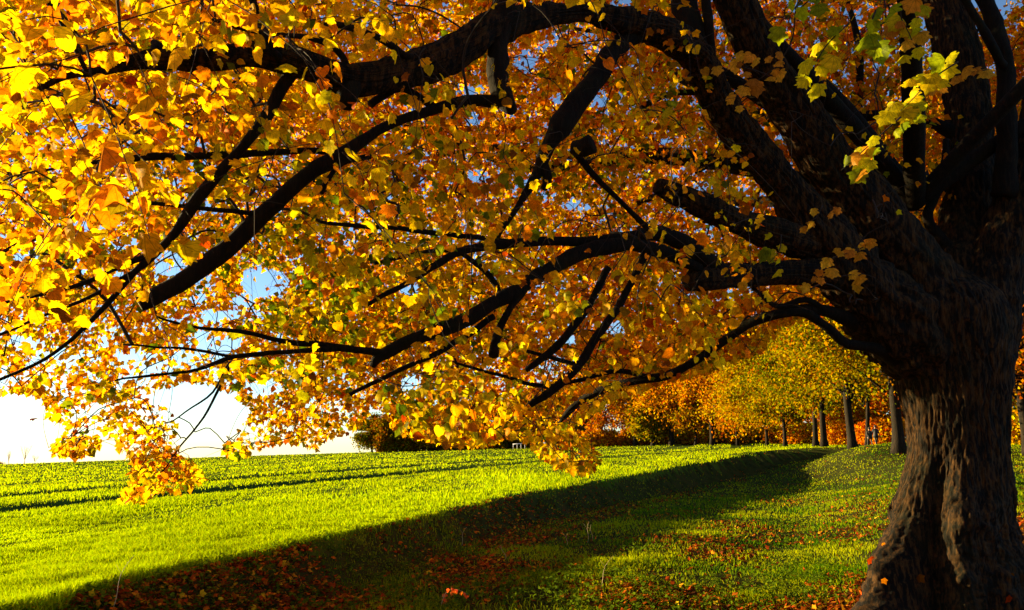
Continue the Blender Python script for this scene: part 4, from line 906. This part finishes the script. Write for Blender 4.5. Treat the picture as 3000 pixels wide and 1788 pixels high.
# leaves caught on the root flare
vi = rng.choice(np.nonzero((Vt[:, 2] < base_z + 1.1) & (Vt[:, 0] < TX + .35) & (Vt[:, 1] < TY - .1))[0], 14)
P = Vt[vi] + np.array([-.03, -.05, .01]); nn = len(P); rad_ = norm((Vt[vi] - np.array([TX, TY, 0])) * [1, 1, 0])
V, F, uv, k = leaf_mesh(T_MID, P, norm(rng.normal(size=(nn, 3)) * .6 + [0, 0, -.6]), norm(rad_ + rng.normal(size=(nn, 3)) * .4 + [0, 0, .5]), rng.uniform(.05, .10, nn), rng.uniform(0, .5, nn), rng.uniform(-.5, .3, nn))
tag(mesh_np("root_leaves", V, F, M_litter, col=np.repeat(PAL[rng.choice([1, 2, 3, 4], nn)] * .5, k, 0)), "scattered bright leaves caught on the root flare of the big trunk", "leaves", kind="stuff")
# leafy weeds in the shaded strip
n = 14000; X, Y = polar(n, 6, 45, -.75, .6); s = edge_s(X, Y); P3 = np.stack([X, Y, 0 * X], -1); k_ = (s > .0) & (s < 9) & ((fbm(P3 * .7, 2, 95) > -.05) | (s < 2.2)); X, Y = X[k_], Y[k_]
X = np.repeat(X, 7) + rng.normal(size=len(X) * 7) * .05; Y = np.repeat(Y, 7) + rng.normal(size=len(Y) * 7) * .05; n = len(X)
P = np.stack([X, Y, hgt(X, Y) + .03 + .10 * rng.random(n)], -1); V, F, uv, k = leaf_mesh(T_MID, P, norm(rng.normal(size=(n, 3)) * [1, 1, .3]), norm(rng.normal(size=(n, 3)) * .4 + [0, 0, 1]), rng.uniform(.03, .06, n), rng.uniform(0, .3, n), rng.uniform(-.3, .1, n))
tag(mesh_np("weeds", V, F, M_grass, col=np.repeat(np.array([.05, .10, .006]) + rng.random((n, 1)) * [.10, .12, .006], k, 0)), "low leafy weeds in the shaded strip below the field", "weeds", kind="stuff")

# ------------------------------------------------------------------ small single things
def gp(px, py):                                  # ground point under a photo pixel
    lo, hi = 4.0, 200.0
    for _ in range(60):
        m = (lo + hi) / 2; p, _t = unproj(px, py, m)
        if p[2] > hgt(p[0], p[1]): lo = m
        else: hi = m
    return np.array([p[0], p[1], float(hgt(p[0], p[1]))])
M_stalk = plain("dry_stalk", (0.42, 0.30, 0.14)); M_reed = leaf_material("seedling_leaf", .5)
b = gp(1290, 1790); o = empty("red_seedling", b, "arching seedling with bright red leaves at the bottom of the picture", "seedling")
q = np.linspace(0, 1, 9); C = b + np.stack([.05 * q + .34 * q ** 2, 0 * q, .30 * np.sin(q * 2.3)], -1); mb = MB(); mb.tube(C, np.linspace(.005, .002, 9), 5); mb.build("stem", M_stalk, o)
for k in range(13):
    p = C[2 + k % 7] + rng.normal(size=3) * .02; V, F, uv, kk = leaf_mesh(T_MID, p[None], np.array([[.25 * rng.normal(), .2 * rng.normal(), -1]]), np.array([[rng.normal(), -1, .2]]), np.array([.062]), np.array([.5]), np.array([-.2]))
    mesh_np("leaf", V, F, M_reed, o, col=np.tile((.75, .09 + .05 * (k % 3), .01), (len(V), 1)))
for k, (px, py, h, tx, lab) in enumerate([(1352, 1600, .42, .10, "pale bent stalk in the shade near the field edge"), (1722, 1590, .50, .03, "tall dry stalk in the middle of the shaded strip"), (1735, 1585, .38, -.04, "shorter dry stalk beside the tall one"), (1660, 1600, .30, .02, "short straw stalk left of the tall dry one"), (330, 1788, .62, .18, "curved brown stalk at the lower left edge of the crop"), (1760, 1730, .55, .22, "slanting bare twig standing in the leaf litter"), (1480, 1640, .28, -.1, "bent yellow stalk left of centre in the shade")]):
    b = gp(px, py); q = np.linspace(0, 1, 7); C = b + np.stack([tx * q ** 2 + .02 * np.sin(q * 7), .02 * q, h * q], -1); mb = MB(); mb.tube(C, np.linspace(.006, .002, 7), 5)
    mb.tube([C[4], C[4] + [-.08, .02, .10]], [.003, .001], 4); tag(mb.build("dry_stalk", M_stalk), lab, "stalk", "dry stalks standing in the verge")
p = unproj(92, 1226, 5.0)[0]; V, F, uv, k = leaf_mesh(T_NEAR, p[None], np.array([[1.0, 0, .1]]), np.array([[0, -.2, 1.0]]), np.array([.055]), np.array([.3]), np.array([-.1]))
tag(mesh_np("falling_leaf", V, F, M_leaf_near, col=np.tile((.6, .1, .02), (len(V), 1)), uv=uv), "single red leaf falling against the white sky at the left", "leaf")
